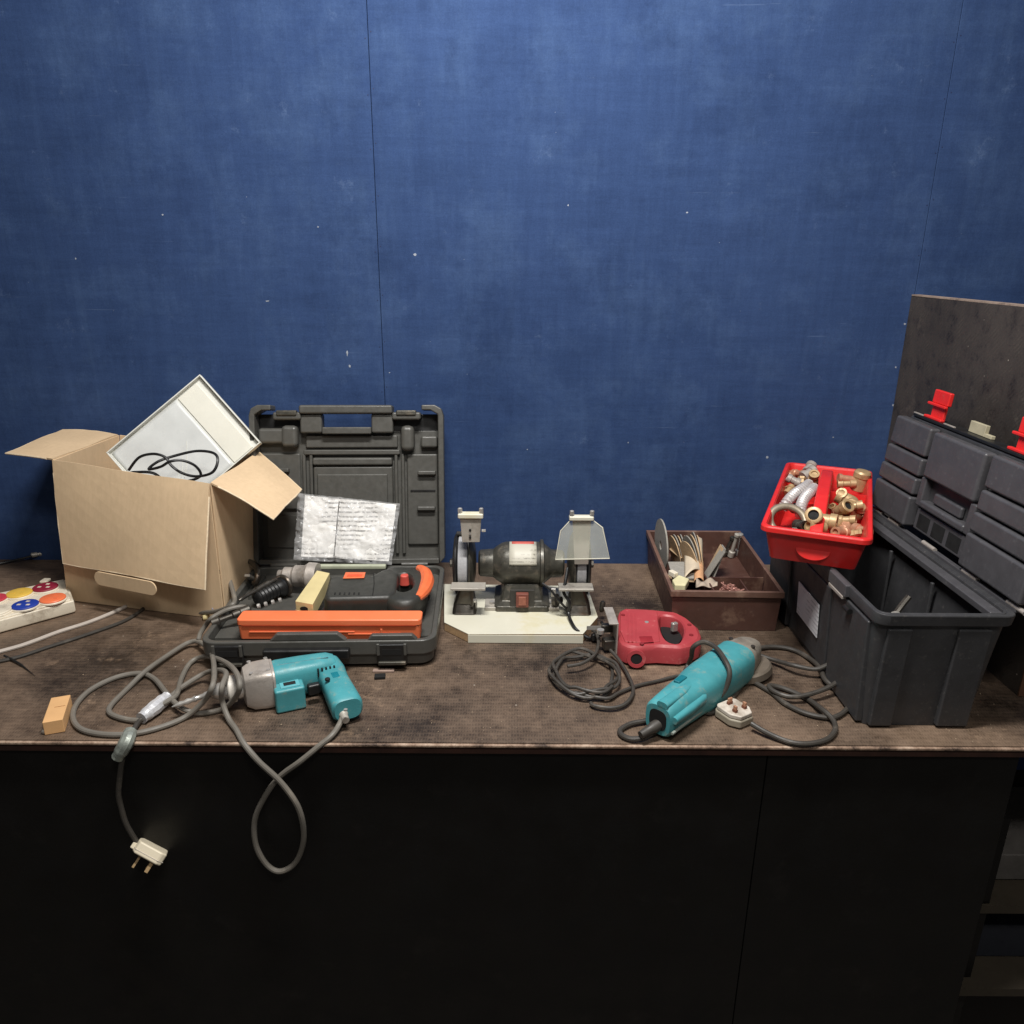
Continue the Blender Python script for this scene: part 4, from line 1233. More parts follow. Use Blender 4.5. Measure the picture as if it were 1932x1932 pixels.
build('side_fin', G().rings(sweep(t0, t1, [(.006, .006, .006, -.027, .008), (.05, .009, .008, -.028, .010), (.09, .009, .008, -.028, .012), (.104, .004, .004, -.026, .012)], e=2.6)), 'teal', ab)
build('casing_split', G().tube([t0 + ax * q + asd * -.0345 * (1 if q > .12 else .84) + Vector((0, 0, -.012)) for q in (.0, .03, .06, .09, .11)], .0024, 7), mat('seam_highlight', S(150, 158, 150), .5), ab)  # pale line paints the highlight along the lower casing edge
build('switch', G().box((0, 0, .0), (.026, .012, .008), frame(t0 + ax * .085 + asd * .012 + Vector((0, 0, .032)), ax, asd, (0, 0, 1))), mat('teal_dark', S(20, 104, 116), .4), ab, bevel=.002)
for k in range(4):
    c0 = t0 + ax * (.150 + .008 * k) + asd * -.030 + Vector((0, 0, .016))
    build('vent_slot', G().box((0, 0, 0), (.003, .006, .018), frame(c0, ax, asd, (0, 0, 1))), 'hole', ab)
gh = build('gear_head', G().rings(sweep(t0, t1, [(AL - .027, .033, .036), (AL - .018, .034, .036), (AL - .004, .031, .034, 0, .001), (AL + .018, .027, .030, 0, .002), (AL + .034, .020, .024, 0, .002), (AL + .039, .010, .014, 0, .002)], e=2.9)), mat('grimy_cast_head', S(158, 150, 138), .55, metal=.45, var=.3, vs_=40, bump=.6, bs=260, dirt=S(100, 90, 76), dirt_amt=.5), ag)
for s_ in (-1, 1):
    build('head_screw', G().lathe([(.004, 0), (.004, .003)], 12, along(t0 + ax * (AL - .010) + asd * .022 * s_ + Vector((0, 0, .032)), (0, 0, 1))), 'steel_dk', gh)
# guard and disc standing off the far side of the head
dax = (asd * -.20 + Vector((0, 0, -1)) + ax * .12).normalized()
dc = t0 + ax * (AL + .004) + asd * -.008 + Vector((0, 0, -.019))
df = along(dc, dax)
build('disc_guard', G().lathe([(.016, -.004), (.042, -.004), (.045, .0), (.045, .012), (.0425, .012), (.0415, .0), (.016, .0)], 40, df), mat('dusty_guard', S(112, 102, 90), .6, metal=.3, var=.3, dirt=S(96, 84, 72), dirt_amt=.4), ag)
build('abrasive_disc', G().lathe([(.008, .009), (.0405, .009), (.041, .0105), (.0405, .012), (.008, .013)], 40, df), 'sand_tan', ag)
build('disc_nut', G().lathe([(.010, .012), (.010, .015), (.006, .016)], 16, df), 'steel_dk', ag)
GR = .0044
te = t0 + ax * .002
build('cord_guard', G().lathe([(.0095, -.004), (.0095, .010), (.0075, .016), (.0062, .036)], 14, along(te + Vector((0, 0, -.010)), -ax + Vector((-.3, .1, -.2)))), 'cable_dk', ag)
g1 = [te + Vector((0, 0, -.012)), jz(680, 790, .014), jz(620, 830, .009), jz(545, 842, .006), jz(492, 822, .006), jz(490, 790, .006), jz(545, 757, .006), jz(640, 738, .006), jz(720, 700, .006), jz(800, 560, .006), jz(860, 440, .010), jz(882, 380, .040)]
g2 = [jz(882, 380, .040), jz(895, 330, .066), jz(945, 300, .080), jz(1015, 330, .082), jz(1070, 400, .080), jz(1095, 470, .068), jz(1078, 548, .044), jz(1035, 610, .024), jz(985, 662, .012), jz(960, 690, .006), jz(1000, 690, .005), jz(1080, 640, .005), jz(1150, 560, .005), jz(1190, 505, .005),
      jz(1240, 530, .005), jz(1330, 585, .005), jz(1400, 640, .005), jz(1500, 690, .006), jz(1600, 716, .006), jz(1690, 716, .006), jz(1752, 668, .006), jz(1745, 620, .006), jz(1690, 565, .007), jz(1625, 510, .012),
      jz(1590, 435, .010), jz(1510, 370, .006), jz(1430, 337, .006), jz(1330, 325, .006), jz(1250, 335, .006), jz(1215, 350, .006), jz(1250, 372, .010), jz(1350, 402, .012), jz(1460, 432, .020), jz(1570, 452, .020), jz(1650, 425, .028), jz(1715, 396, .040), jz(1758, 400, .044),
      jz(1762, 450, .036), jz(1705, 512, .026), jz(1625, 560, .020), jz(1520, 598, .015), jz(1420, 604, .013), jz(1340, 575, .012), jz(1320, 545, .010), jz(1400, 560, .006), jz(1520, 610, .006), jz(1610, 675, .014), jz(1670, 735, .010), jz(1680, 790, .007), jz(1640, 838, .006),
      jz(1560, 864, .006), jz(1470, 864, .006), jz(1380, 842, .006), jz(1290, 800, .010), jz(1215, 755, .014)]
build('cord', cable(g1, GR, 7, 10), 'cable_dk', ag)
build('cord', cable(g2, GR, 7, 10), 'cable_dk', ag)
# plug lying pins-up
q0, q1 = jz(1212, 752, .013), jz(1130, 700, .013)
ud = (q1 - q0)
ud.z = 0
ud.normalize()
upf = frame(jz(1125, 742, 0) + Vector((0, .004, 0)), ud, Vector((-ud.y, ud.x, 0)), (0, 0, 1))
pu = build('plug', G().prism([(-.026, -.015), (-.026, .015), (-.010, .025), (.022, .024), (.028, .018), (.028, -.018), (.022, -.024), (-.010, -.025)], .002, .016, upf), mat('grimy_plug_back', S(150, 142, 126), .55, var=.2, dirt=S(96, 84, 66), dirt_amt=.4), ag, bevel=.003, seg=2)
pf_ = build('plug_face', G().prism([(-.024, -.013), (-.024, .013), (-.009, .023), (.021, .022), (.026, .017), (.026, -.017), (.021, -.022), (-.009, -.023)], .0162, .024, upf), 'plug_gr', pu, bevel=.002)
for (a, b, sx, sy) in ((.014, 0, .004, .0085), (-.008, -.011, .0065, .004), (-.008, .011, .0065, .004)):
    build('pin', G().box((a, b, .0295), (sx, sy, .012), upf), 'copper', pf_, bevel=.0006)
    build('pin_sleeve', G().box((a, b, .0265), (sx + .0012, sy + .0012, .005), upf), mat('rust_brown_slot', S(120, 72, 52), .7), pf_)

# ================================================================== brown divided tray
bt_ = thing('brown_tray', (.45, 1.63, 0), 'brown plastic divided tray of sanding discs against the wall', 'tray')
TZ = .0915
n0, n1_, f1_, f0_ = P(1268, 1112, TZ), P(1479, 1115, TZ), P(1397, 1001, TZ), P(1221, 998, TZ)
f0_.y = f1_.y = min(f0_.y, WALL_Y - .004)
ringt = [n0, n1_, f1_, f0_]
cen = sum(ringt, Vector()) / 4


def insetr(rg, k, z):
    out = []
    for p in rg:
        out.append(Vector((p.x + (k if p.x < cen.x else -k), p.y + (k if p.y < cen.y else -k), z)))
    return out


build('tray_wall', G().rings([insetr(ringt, .006, .001), insetr(ringt, .002, TZ - .012), insetr(ringt, .002, TZ), insetr(ringt, .006, TZ), insetr(ringt, .0095, .006)], False), 'brown_pl', bt_, bevel=.0008)
build('tray_rim', G().rings([insetr(ringt, .0015, TZ - .014), insetr(ringt, -.002, TZ - .012), insetr(ringt, -.002, TZ + .0005), insetr(ringt, .0058, TZ + .0005), insetr(ringt, .0058, TZ - .0005)], False), mat('dusty_brown_rim', S(112, 84, 72), .5, var=.25, vs_=40, dirt=S(150, 124, 106), dirt_amt=.3), bt_, bevel=.0008)
build('tray_floor', G().rings([insetr(ringt, .0075, .030), insetr(ringt, .0075, .034)]), 'brown_pl', bt_)
build('tray_base', G().rings([insetr(ringt, .0085, .0015), insetr(ringt, .0085, .005)]), 'brown_pl', bt_)
W0, W1 = n0.x, n1_.x
yn, yf = n0.y, f0_.y
dvx = W0 + (W1 - W0) * .42
build('divider', G().box((dvx, (yn + yf) / 2, .042), (.003, yf - yn - .022, .072)), 'brown_pl', bt_)
build('divider', G().box(((dvx + W1) / 2, yn + .105, .042), (W1 - dvx - .014, .003, .072)), 'brown_pl', bt_)
build('divider', G().box((W0 + (W1 - W0) * .745, yn + .056, .040), (.003, .094, .068)), 'brown_pl', bt_)
tz = lambda x, y, z=.08: P(1182 + .1823 * x, 930.8 + .1823 * y, z)


def disc(c, nrm, r, th, m, name, label, hole=.011, group=None, cat='sanding disc'):
    single(name, G().lathe([(hole, -th / 2), (r, -th / 2), (r, th / 2), (hole, th / 2), (hole, -th / 2)], 40, along(c, nrm), caps=False), m, label, cat, group=group)


# tall disc standing at the left edge
disc(Vector((.3535, 1.700, .0655 + .031)), (1, .05, .04), .063, .0035, 'sand_grey', 'cutting_disc', 'grey cutting disc standing upright at the left edge of the brown tray')
fan = [(.412, 1.640, 14, .046, 'sand_tan'), (.419, 1.655, 8, .050, 'sand_grey'), (.427, 1.650, 3, .052, 'sand_tan'), (.434, 1.662, -2, .053, 'sand_grey'), (.4405, 1.652, -6, .051, 'sand_tan')]
words = ['leftmost of the fan', 'second in the fan', 'middle of the fan', 'fourth in the fan', 'rightmost of the fan']
for k, (x, y, a, r, mm) in enumerate(fan):
    disc(Vector((x - .006, y, r + .036)), (math.cos(R(a)), math.sin(R(a)), .18), r, .0022, mm, 'sanding_disc', 'worn sanding disc standing in the brown tray, ' + words[k], .008, group='discs fanned in the brown tray')
single('abrasive_sheet', G().slab([tz(430, 690, .082), tz(690, 690, .082), tz(700, 860, .078), tz(480, 860, .078)], .004), 'sand_grey', 'flat grey abrasive sheet lying in the left of the brown tray', 'abrasive sheet', bevel=.0006)
single('cream_sponge', G().rings([[Vector((p.x, p.y, z)) for p in (tz(470, 900, .084), tz(540, 850, .084), tz(650, 890, .084), tz(610, 960, .084), tz(500, 955, .084))] for z in (.074, .090)]), mat('cream_foam', S(214, 206, 164), .95, bump=.6), 'cream foam scrap at the front left of the brown tray', 'foam scrap', bevel=.003)
single('folded_sandpaper', G().grid(lambda u, v: tz(600 + 190 * u, 520 + 340 * v - 60 * u, .092 - .012 * v) + Vector((0, 0, .014 * math.sin(math.pi * u))), 10, 10), mat('pale_backing_paper', S(208, 192, 168), .9, var=.15, vs_=30), 'curled pale sandpaper piece beside the fan of discs', 'sandpaper', solid=.001)
single('orange_sandpaper', G().grid(lambda u, v: tz(700 + 100 * u, 690 + 200 * v, .086 - .010 * v) + Vector((0, 0, .008 * math.sin(math.pi * u))), 8, 8), mat('orange_grit_paper', S(210, 160, 118), .95, var=.2, vs_=100, bump=.7), 'curled orange sandpaper piece in front of the discs', 'sandpaper', solid=.001)
single('pale_rag', G().grid(lambda u, v: tz(720 + 220 * u, 880 + 70 * v, .078) + Vector((0, 0, .006 * math.sin(9 * u + 2) * math.sin(5 * v + 1))), 12, 6), mat('dusty_cloth', S(176, 160, 142), .95, bump=.7), 'crumpled dusty cloth at the front of the brown tray', 'cloth', solid=.002)
for k, (x, y, z, ln, a, mm, lab) in enumerate(((1075, 640, .060, .060, 80, 'gr_light', 'upright pale grey mandrel at the back right of the brown tray'),
                                             (1150, 620, .055, .055, 95, 'steel', 'bright steel arbor at the back right corner of the brown tray'),
                                             (1000, 630, .050, .050, 60, 'steel_dk', 'dark steel arbor between the discs and the mandrel'))):
    c0 = tz(x, y, .036)
    single('arbor', G().lathe([(.004, 0), (.008, .002), (.008, .016), (.0045, .018), (.0045, ln), (.007, ln + .002), (.007, ln + .008), (.003, ln + .010)], 14, along(c0, (math.cos(R(a)) * .6, -.25, 1))), mm, lab, 'arbor')
for k, (x, y, a, lab) in enumerate(((.452, 1.655, 62, 'left'), (.460, 1.668, 68, 'middle'), (.469, 1.660, 74, 'right'))):
    d_ = Vector((math.cos(R(a)), .15, math.sin(R(a))))
    single('emery_strip', G().box((0, 0, .038), (.003, .030, .076), frame((x, y, .036), (math.sin(R(a)), 0, -math.cos(R(a))), (0, 1, 0), (math.cos(R(a)), 0, math.sin(R(a))))), 'sand_grey' if k != 1 else 'sand_tan', 'emery strip leaning right of the disc fan in the brown tray, ' + lab + ' of three', 'emery strip', group='emery strips in the brown tray', bevel=.0006)
disc(Vector((.388, 1.585, .062)), (.1, .25, 1), .040, .003, 'sand_tan', 'flat_disc', 'tan sanding disc lying flat in the front left of the brown tray')
disc(Vector((.392, 1.600, .069)), (-.15, .3, 1), .038, .003, 'sand_grey', 'flat_disc', 'grey sanding disc lying on the flat tan one in the brown tray')
single('felt_wedge', G().rings([[tz(*q, .060) for q in ((440, 560), (470, 540), (590, 640), (560, 660))], [tz(*q, .078) for q in ((440, 560), (470, 540), (590, 640), (560, 660))]]), 'sand_tan', 'tan felt wedge in the back left of the brown tray', 'felt wedge', bevel=.001)
single('white_clip', G().box((0, 0, .006), (.012, .020, .012), rotz(tz(480, 860, .08) + Vector((0, 0, .004)), .5)), 'cream_pl', 'little white clip by the left wall of the brown tray', 'clip', bevel=.002)
single('grey_roller', G().lathe([(.010, 0), (.012, .002), (.012, .040), (.010, .042)], 18, along(tz(1130, 560, .036), (-.1, .2, 1))), 'gr_light', 'pale roller standing in the right-hand back compartment of the brown tray', 'roller')
for k in range(5):
    disc(Vector((.388 + .0075 * k, 1.705 + .008 * (k % 2), .040 + .036)), (1, .12 - .05 * k, .22), .042, .0022, 'sand_grey' if k % 2 else 'sand_tan', 'worn_disc', ['leftmost', 'second', 'middle', 'fourth', 'rightmost'][k] + ' worn disc of the back row standing in the brown tray', .008, group='discs in the back row of the brown tray')
random.seed(11)
nails = G()
for k in range(130):
    x, y = random.uniform(.446, .498), random.uniform(yn + .022, yn + .098)
    hgt = .036 + .026 * max(0, 1 - ((x - .475) / .03) ** 2 * .7 - ((y - yn - .070) / .045) ** 2 * .7)
    a, b = random.uniform(0, 6.28), random.uniform(-.5, .5)
    nails.lathe([(.0012, 0), (.0032, .001), (.0032, .004), (.0018, .005), (.0018, .014)], 6, along((x, y, hgt + random.uniform(-.006, .008)), (math.cos(a), math.sin(a), b)))
single('rivets', nails, mat('pinkish_rivet', S(176, 128, 116), .4, metal=.5, var=.2), 'heap of pinkish copper rivets in the front compartment of the brown tray', 'rivets', kind='stuff')

# ================================================================== big grey toolbox
bx = thing('toolbox', (.68, 1.36, 0), 'large open charcoal toolbox with red latches at the right end of the bench', 'toolbox')
X0, X1, Y0, Y1, ZR = .572, .796, 1.086, 1.622, .214


def rectr(x0, x1, y0, y1, r, z, n=4):
    return [(x, y, z) for x, y in rrect(x1 - x0, y1 - y0, r, n, (x0 + x1) / 2, (y0 + y1) / 2)]


bsh = build('body_shell', G().rings([rectr(X0 + .016, X1 - .028, Y0 + .026, Y1 - .022, .014, .001), rectr(X0 + .008, X1 - .014, Y0 + .014, Y1 - .012, .018, .15), rectr(X0 + .006, X1 - .010, Y0 + .010, Y1 - .010, .018, ZR - .020),
                                    rectr(X0 + .006, X1 - .010, Y0 + .010, Y1 - .010, .018, ZR), rectr(X0 + .010, X1 - .014, Y0 + .014, Y1 - .014, .016, ZR), rectr(X0 + .020, X1 - .032, Y0 + .030, Y1 - .026, .012, .006)], False), 'tb_dark', bx, bevel=.001)
build('body_floor', G().rings([rectr(X0 + .019, X1 - .031, Y0 + .029, Y1 - .025, .012, .0015), rectr(X0 + .019, X1 - .031, Y0 + .029, Y1 - .025, .012, .006)]), 'tb_dark', bx)
# rim: runs round, with a notch for the latches on the left
rimp = G().rings([rectr(X0 + .005, X1 - .009, Y0 + .009, Y1 - .009, .018, ZR - .020), rectr(X0 + .002, X1 - .002, Y0 + .003, Y1, .020, ZR - .018), rectr(X0 + .001, X1, Y0 + .001, Y1, .020, ZR - .001), rectr(X0 + .002, X1 - .002, Y0 + .002, Y1 - .002, .018, ZR + .001),
                  rectr(X0 + .0065, X1 - .0105, Y0 + .0075, Y1 - .0115, .016, ZR + .001), rectr(X0 + .0100, X1 - .0142, Y0 + .0142, Y1 - .0142, .016, ZR - .006)], False)
build('rim', rimp, 'tb_dark', bx, bevel=.0008)
# corner posts and bays of the long side and the near end
taper = lambda z: .010 * (1 - z / ZR)


def bay(nm, ya, yb, proud, z0=.004, z1=.190, m='tb_dark'):
    xs0, xs1 = X0 + .016 - taper(0) * 0 - proud, X0 + .006 - proud
    g_ = G().rings([[(X0 + .020, ya, z0), (X0 + .015 - proud, ya, z0), (X0 + .015 - proud, yb, z0), (X0 + .020, yb, z0)], [(X0 + .012, ya, z1), (X0 + .0055 - proud * .6, ya, z1), (X0 + .0055 - proud * .6, yb, z1), (X0 + .012, yb, z1)]])
    return build(nm, g_, m, bsh, bevel=.003)


bay('side_bay', Y0 + .030, Y0 + .165, .008)
bay('side_bay', Y0 + .385, Y1 - .030, .008)
cb_ = bay('label_panel', Y0 + .185, Y0 + .365, .003, .010, .178)
lg = [Vector((X0 + .0108 - .0045, Y0 + .330, .062)), Vector((X0 + .0108 - .0045, Y0 + .222, .060)), Vector((X0 + .0042 - .0045 + .0028, Y0 + .222, .128)), Vector((X0 + .0042 - .0045 + .0028, Y0 + .330, .130))]
build('address_label', G().slab(lg, -.0012), 'print_tag', cb_)


def endpost(xa, xb, proud, z1=.188):
    g_ = G().rings([[(xa, Y0 + .030, .004), (xb, Y0 + .030, .004), (xb, Y0 + .022 - proud, .004), (xa, Y0 + .022 - proud, .004)], [(xa - .001, Y0 + .014, z1), (xb + .001, Y0 + .014, z1), (xb + .001, Y0 + .0095 - proud * .7, z1), (xa - .001, Y0 + .0095 - proud * .7, z1)]])
    build('end_post', g_, 'tb_dark', bsh, bevel=.003)


endpost(X0 + .024, X0 + .062, .006)
endpost(X1 - .088, X1 - .036, .006)
# latch plate and clip on the left rim
lpz = build('latch_keeper', G().box((X0 - .003, 1.232, ZR - .022), (.008, .060, .006)), 'alu', bx, bevel=.0012)
build('keeper_block', G().box((X0 - .001, 1.232, ZR - .008), (.010, .072, .022)), 'tb_grey', bx, bevel=.002)
build('latch_pivot', G().lathe([(.005, -.010), (.005, .010)], 12, along((X0 - .004, 1.182, ZR - .034), (0, 1, 0))), 'black_pl', bx)
build('latch_keeper', G().box((X0 - .003, 1.480, ZR - .022), (.008, .060, .006)), 'alu', bx, bevel=.0012)
# inner ledge on the hinge side
build('inner_ledge', G().box((X1 - .024, (Y0 + Y1) / 2, ZR - .010), (.020, Y1 - Y0 - .05, .012)), 'tb_grey', bsh, bevel=.002)
for yy in (Y0 + .06, Y0 + .2, Y0 + .36):
    build('inner_rib', G().box((X1 - .031, yy, .10), (.006, .008, .17)), 'tb_dark', bsh, bevel=.002)
# hinge strip
build('hinge_strip', G().box((X1 + .003, (Y0 + Y1) / 2, ZR + .003), (.010, Y1 - Y0 - .03, .007)), 'gr_light' if False else 'tb_grey', bx, bevel=.0015)
for yy in (Y0 + .02, Y0 + .15, Y0 + .29, Y0 + .43, Y1 - .03):
    build('hinge_knuckle', G().lathe([(.0042, -.022), (.0042, .022)], 12, along((X1 + .002, yy, ZR + .0075), (0, 1, 0))), 'alu', bx)
# lid standing open, frame: s along the far->near edge, t up, n towards the left
ll = R(5)
lo2 = Vector((X1 + .010, Y1 - .004, ZR + .010))
tS = Vector((0, -1, 0))
tT = Vector((math.sin(ll), 0, math.cos(ll)))
tN = tS.cross(tT)
if tN.x > 0:
    tN = -tN
tf = frame(lo2, tS, tT, tN)
LL, LT = Y1 - Y0 - .008, .212
lp = [(0.002, 0), (LL - .002, 0), (LL - .004, .10), (LL - .016, LT - .012), (LL - .026, LT), (.026, LT), (.016, LT - .012), (.004, .10)]
tl = build('lid', G().prism(lp, -.042, -.010, tf), 'tb_dark', bx, bevel=.006, seg=3)


def tb_(nm, s0, s1, t0_, t1_, n0_, n1__, bev=.006, m='tb_grey', sl0=0, sl1=0, parent=None):
    g_ = G().prism([(s0, t0_), (s1, t0_), (s1 - sl1, t1_), (s0 + sl0, t1_)], n0_, n1__, tf)
    return build(nm, g_, m, parent or tl, bevel=bev, seg=3)


fr = [0, .31, .50, .68, .985]
for k in range(4):                 # far block, four steps, widest at the hinge
    ta, tb2 = LT * (1 - fr[k + 1]) + .002, LT * (1 - fr[k]) - .002
    s_in = .002 + .010 * max(0, (ta - .08) / .156)
    s_in2 = .002 + .010 * max(0, (tb2 - .08) / .156)
    tb_('lid_block', s_in, .150, ta, tb2 - (.004 if k == 0 else 0), -.0105, .012 + .002 * k, .005, 'tb_grey', s_in2 - s_in, 0)
    tb_('lid_block', .352, LL - s_in, ta, tb2 - (.004 if k == 0 else 0), -.0105, .012 + .002 * k, .005, 'tb_grey', 0, s_in2 - s_in)
tb_('centre_block', .166, .338, LT * .54, LT - .008, -.0105, .014, .006)
hr_ = tb_('handle_recess', .160, .344, LT * .30, LT * .52, -.0102, -.006, .002, 'tb_dark')
tb_('handle_bar', .176, .330, LT * .26, LT * .33, -.0102, .012, .005, 'tb_grey')
tb_('handle_cheek', .158, .176, LT * .26, LT * .53, -.0102, .009, .003, 'tb_grey')
tb_('handle_cheek', .328, .346, LT * .26, LT * .53, -.0102, .009, .003, 'tb_grey')
tb_('handle_tongue', .206, .300, LT * .34, LT * .44, -.0062, .004, .004, 'tb_grey')
tb_('slot_panel', .164, .340, .008, LT * .24, -.0102, .004, .003, 'tb_grey')
for s0 in (.176, .230, .284):
    tb_('slot', s0, s0 + .042, .014, LT * .20, .0032, .0046, .0005, 'hole')
tb_('lid_seal', .036, LL - .036, LT - .0005, LT + .005, -.040, -.008, .0015, 'black_pl')
for s0 in (.034, .150, .400):
    tb_('seal_glint', s0, s0 + .036, LT + .0052, LT + .0075, -.014, -.009, .0006, 'alu')
# two red latches standing up from the lid edge, and the pale lock tab
for s0 in (.074, .352):
    la = tb_('red_latch', s0 + .005, s0 + .051, LT + .004, LT + .036, -.026, -.020, .0015, 'red')
    tb_('latch_head', s0 - .001, s0 + .057, LT + .0355, LT + .062, -.028, -.019, .0025, 'red', parent=la)
    tb_('latch_ridge', s0 - .006, s0 + .060, LT + .031, LT + .0362, -.0198, -.013, .0015, 'red', parent=la)
    tb_('latch_foot', s0 - .004, s0 + .060, LT + .005, LT + .010, -.0198, -.011, .0015, 'red', parent=la)
tb_('lock_tab', .206, .256, LT + .0052, LT + .026, -.034, -.026, .0012, mat('yellowed_tab', S(176, 168, 142), .5))
tb_('lock_tab', .2565, .278, LT + .0052, LT + .012, -.034, -.026, .0012, mat('yellowed_tab', S(176, 168, 142), .5))
# things down in the box
kp = thing('pliers', (.640, 1.170, .01), 'small dark pliers with a brown grip standing in the front of the toolbox', 'pliers')
build('grip', G().tube(spline([Vector((.608, 1.150, .014)), Vector((.626, 1.166, .095)), Vector((.644, 1.180, .166))], 6), .007, 10), mat('brown_grip', S(138, 92, 70), .6), kp)
build('grip', G().tube(spline([Vector((.660, 1.150, .014)), Vector((.664, 1.172, .095)), Vector((.654, 1.184, .166))], 6), .007, 10), 'black_pl', kp)
build('jaw', G().tube(spline([Vector((.646, 1.182, .160)), Vector((.660, 1.190, .178)), Vector((.676, 1.196, .198))], 6), .0055, 8), 'steel_dk', kp)
kj = Vector((.651, 1.180, .166))
build('joint', G().lathe([(.011, -.004), (.011, .004)], 14, along(kj, (-.4, -.8, .4))), 'steel', kp)
single('steel_spanner', G().box((0, 0, 0), (.012, .004, .20), along((.675, 1.33, .030), (.1, 1, .12))), 'steel_dk', 'dull steel spanner on the floor of the toolbox', 'spanner', bevel=.001)

# ================================================================== red tote tray balanced on the toolbox rim
RZ = .284
NL, NR, FR_, FL_ = P(1437, 986, RZ), P(1646, 1022, RZ), P(1647, 886, RZ), P(1483, 868, RZ)
# square it up
lenv = ((FL_ + FR_) / 2 - (NL + NR) / 2)
TLn = lenv.length
tdir = lenv.normalized()
twd = ((NR - NL).length + (FR_ - FL_).length) / 2
tcen = (NL + NR + FR_ + FL_) / 4
rtf = frame((tcen.x, tcen.y, 0), Vector((tdir.y, -tdir.x, 0)), tdir, (0, 0, 1))
rt = thing('red_tote', (tcen.x, tcen.y, .218), 'bright red tote tray of pipe fittings resting across the grey toolbox', 'tote tray')
BZ = .2175


def rr3(wd, ln, r, z):
    return [(x, y, z) for x, y in rrect(wd, ln, r, 4)]


W_, L_ = twd, TLn
build('tray_wall', G().rings([rr3(W_ - .040, L_ - .050, .010, BZ), rr3(W_ - .016, L_ - .018, .014, RZ - .010), rr3(W_ - .016, L_ - .018, .014, RZ - .002), rr3(W_ - .021, L_ - .023, .012, RZ - .002), rr3(W_ - .044, L_ - .054, .008, BZ + .003)], False, rtf), 'red', rt, bevel=.001)
build('rim', G().rings([rr3(W_ - .0155, L_ - .0175, .014, RZ - .012), rr3(W_, L_, .018, RZ - .010), rr3(W_, L_, .018, RZ - .002), rr3(W_ - .004, L_ - .004, .016, RZ + .001), rr3(W_ - .017, L_ - .019, .014, RZ + .001), rr3(W_ - .0205, L_ - .0225, .012, RZ - .003)], False, rtf), 'red', rt, bevel=.001)
build('tray_floor', G().rings([rr3(W_ - .042, L_ - .052, .010, BZ + .0005), rr3(W_ - .042, L_ - .052, .010, BZ + .003)], True, rtf), 'red', rt)
# handle spine along the middle
hg_ = G().rings([[rtf @ Vector((x * w_, y, z)) for x, z in ((-1, BZ + .004), (-.8, top), (.8, top), (1, BZ + .004))] for y, w_, top in ((-L_ * .46, .016, BZ + .012), (-L_ * .36, .014, RZ - .012), (-L_ * .16, .0155, RZ + .012), (L_ * .18, .0155, RZ + .016), (L_ * .38, .015, RZ + .006), (L_ * .470, .016, RZ - .010))])
build('handle_spine', hg_, 'red', rt, bevel=.004, seg=3)
build('divider', G().box((W_ * .25, L_ * .10, RZ - .034), (W_ * .42, .003, .060), rtf), 'red', rt)
build('divider', G().box((-W_ * .25, L_ * .30, RZ - .040), (W_ * .42, .003, .048), rtf), 'red', rt)
# rounded finger grip moulded in the near end
yn_ = -L_ / 2 + .0155
fgp = [(.030 * math.cos(a), .020 * math.sin(a)) for a in [math.pi + math.pi * i / 14 for i in range(15)]]
build('finger_grip', G().prism([(.030, .016)] + [(-.030, .016)] + fgp, 0, .0022, rtf @ frame((0, yn_ + .0035, RZ - .036), (1, 0, 0), (0, .28, 1), (0, -1, .28))), 'red', rt, bevel=.002)
# contents
rl_ = lambda x, y, z: rtf @ Vector((x, y, z))
FZ = BZ + .0035


def hose(pts, r, name, label, m='steel'):
    sp_ = spline(pts, 14)
    rr_ = [r * (1.06 if i % 3 else .82) for i in range(len(sp_))]
    single(name, G().tube(sp_, rr_, 10), mat('braided_steel', S(198, 192, 190), .4, metal=.35, var=.35, vs_=300), label, 'hose')


zt = lambda x, y, z: P(1423.8 + .1302 * x, 845.2 + .1302 * y, z)
hose([zt(400, 860, RZ - .018), zt(470, 760, RZ - .004), zt(570, 650, RZ + .004), zt(700, 560, RZ + .006), zt(780, 500, RZ)], .0105, 'braided_hose', 'braided steel hose at the left of the red tote, nearer its rim')
hose([zt(670, 960, RZ - .014), zt(670, 830, RZ - .002), zt(720, 710, RZ + .004), zt(800, 620, RZ + .006), zt(860, 560, RZ)], .0105, 'braided_hose', 'braided steel hose beside the handle spine of the red tote')
rg_c = zt(470, 1060, RZ - .022)
single('pipe_collar', G().tube([rg_c + Vector((.034 * math.cos(a), .022 * math.sin(a) - .002, .022 * math.sin(a))) + Vector((0, 0, .004)) for a in [2 * math.pi * i / 30 for i in range(30)]], .0072, 12, True), mat('dull_zinc', S(158, 146, 128), .45, metal=.5, var=.25), 'wide dull zinc collar ring at the front left of the red tote', 'ring')


def elbow(c, a, r, m, name, label, sz=1.0, tilt=.3):
    r *= 1.15
    sz *= 1.1
    f_ = Matrix.Translation(c) @ Matrix.Rotation(a, 4, 'Z') @ Matrix.Rotation(tilt, 4, 'X')
    pts_ = [f_ @ (Vector(p) * sz) for p in ((-.024, 0, 0), (-.010, 0, 0), (-.002, .002, 0), (0, .010, 0), (0, .024, 0))]
    t = thing(name, c - Vector((0, 0, r)), label, 'pipe fitting')
    build('bend', G().tube(spline(pts_, 5), r * .82, 14), m, t)
    for p, d in ((pts_[0], pts_[0] - pts_[1]), (pts_[-1], pts_[-1] - pts_[-2])):
        co_ = build('collar', G().lathe([(r * .8, -.008), (r, -.007), (r, .005), (r * .9, .006), (r * .62, .006), (r * .60, .001)], 16, along(p, d)), m, t)
        build('bore', G().lathe([(r * .61, .0012), (r * .61, .0018)], 14, along(p, d)), 'hole', co_)


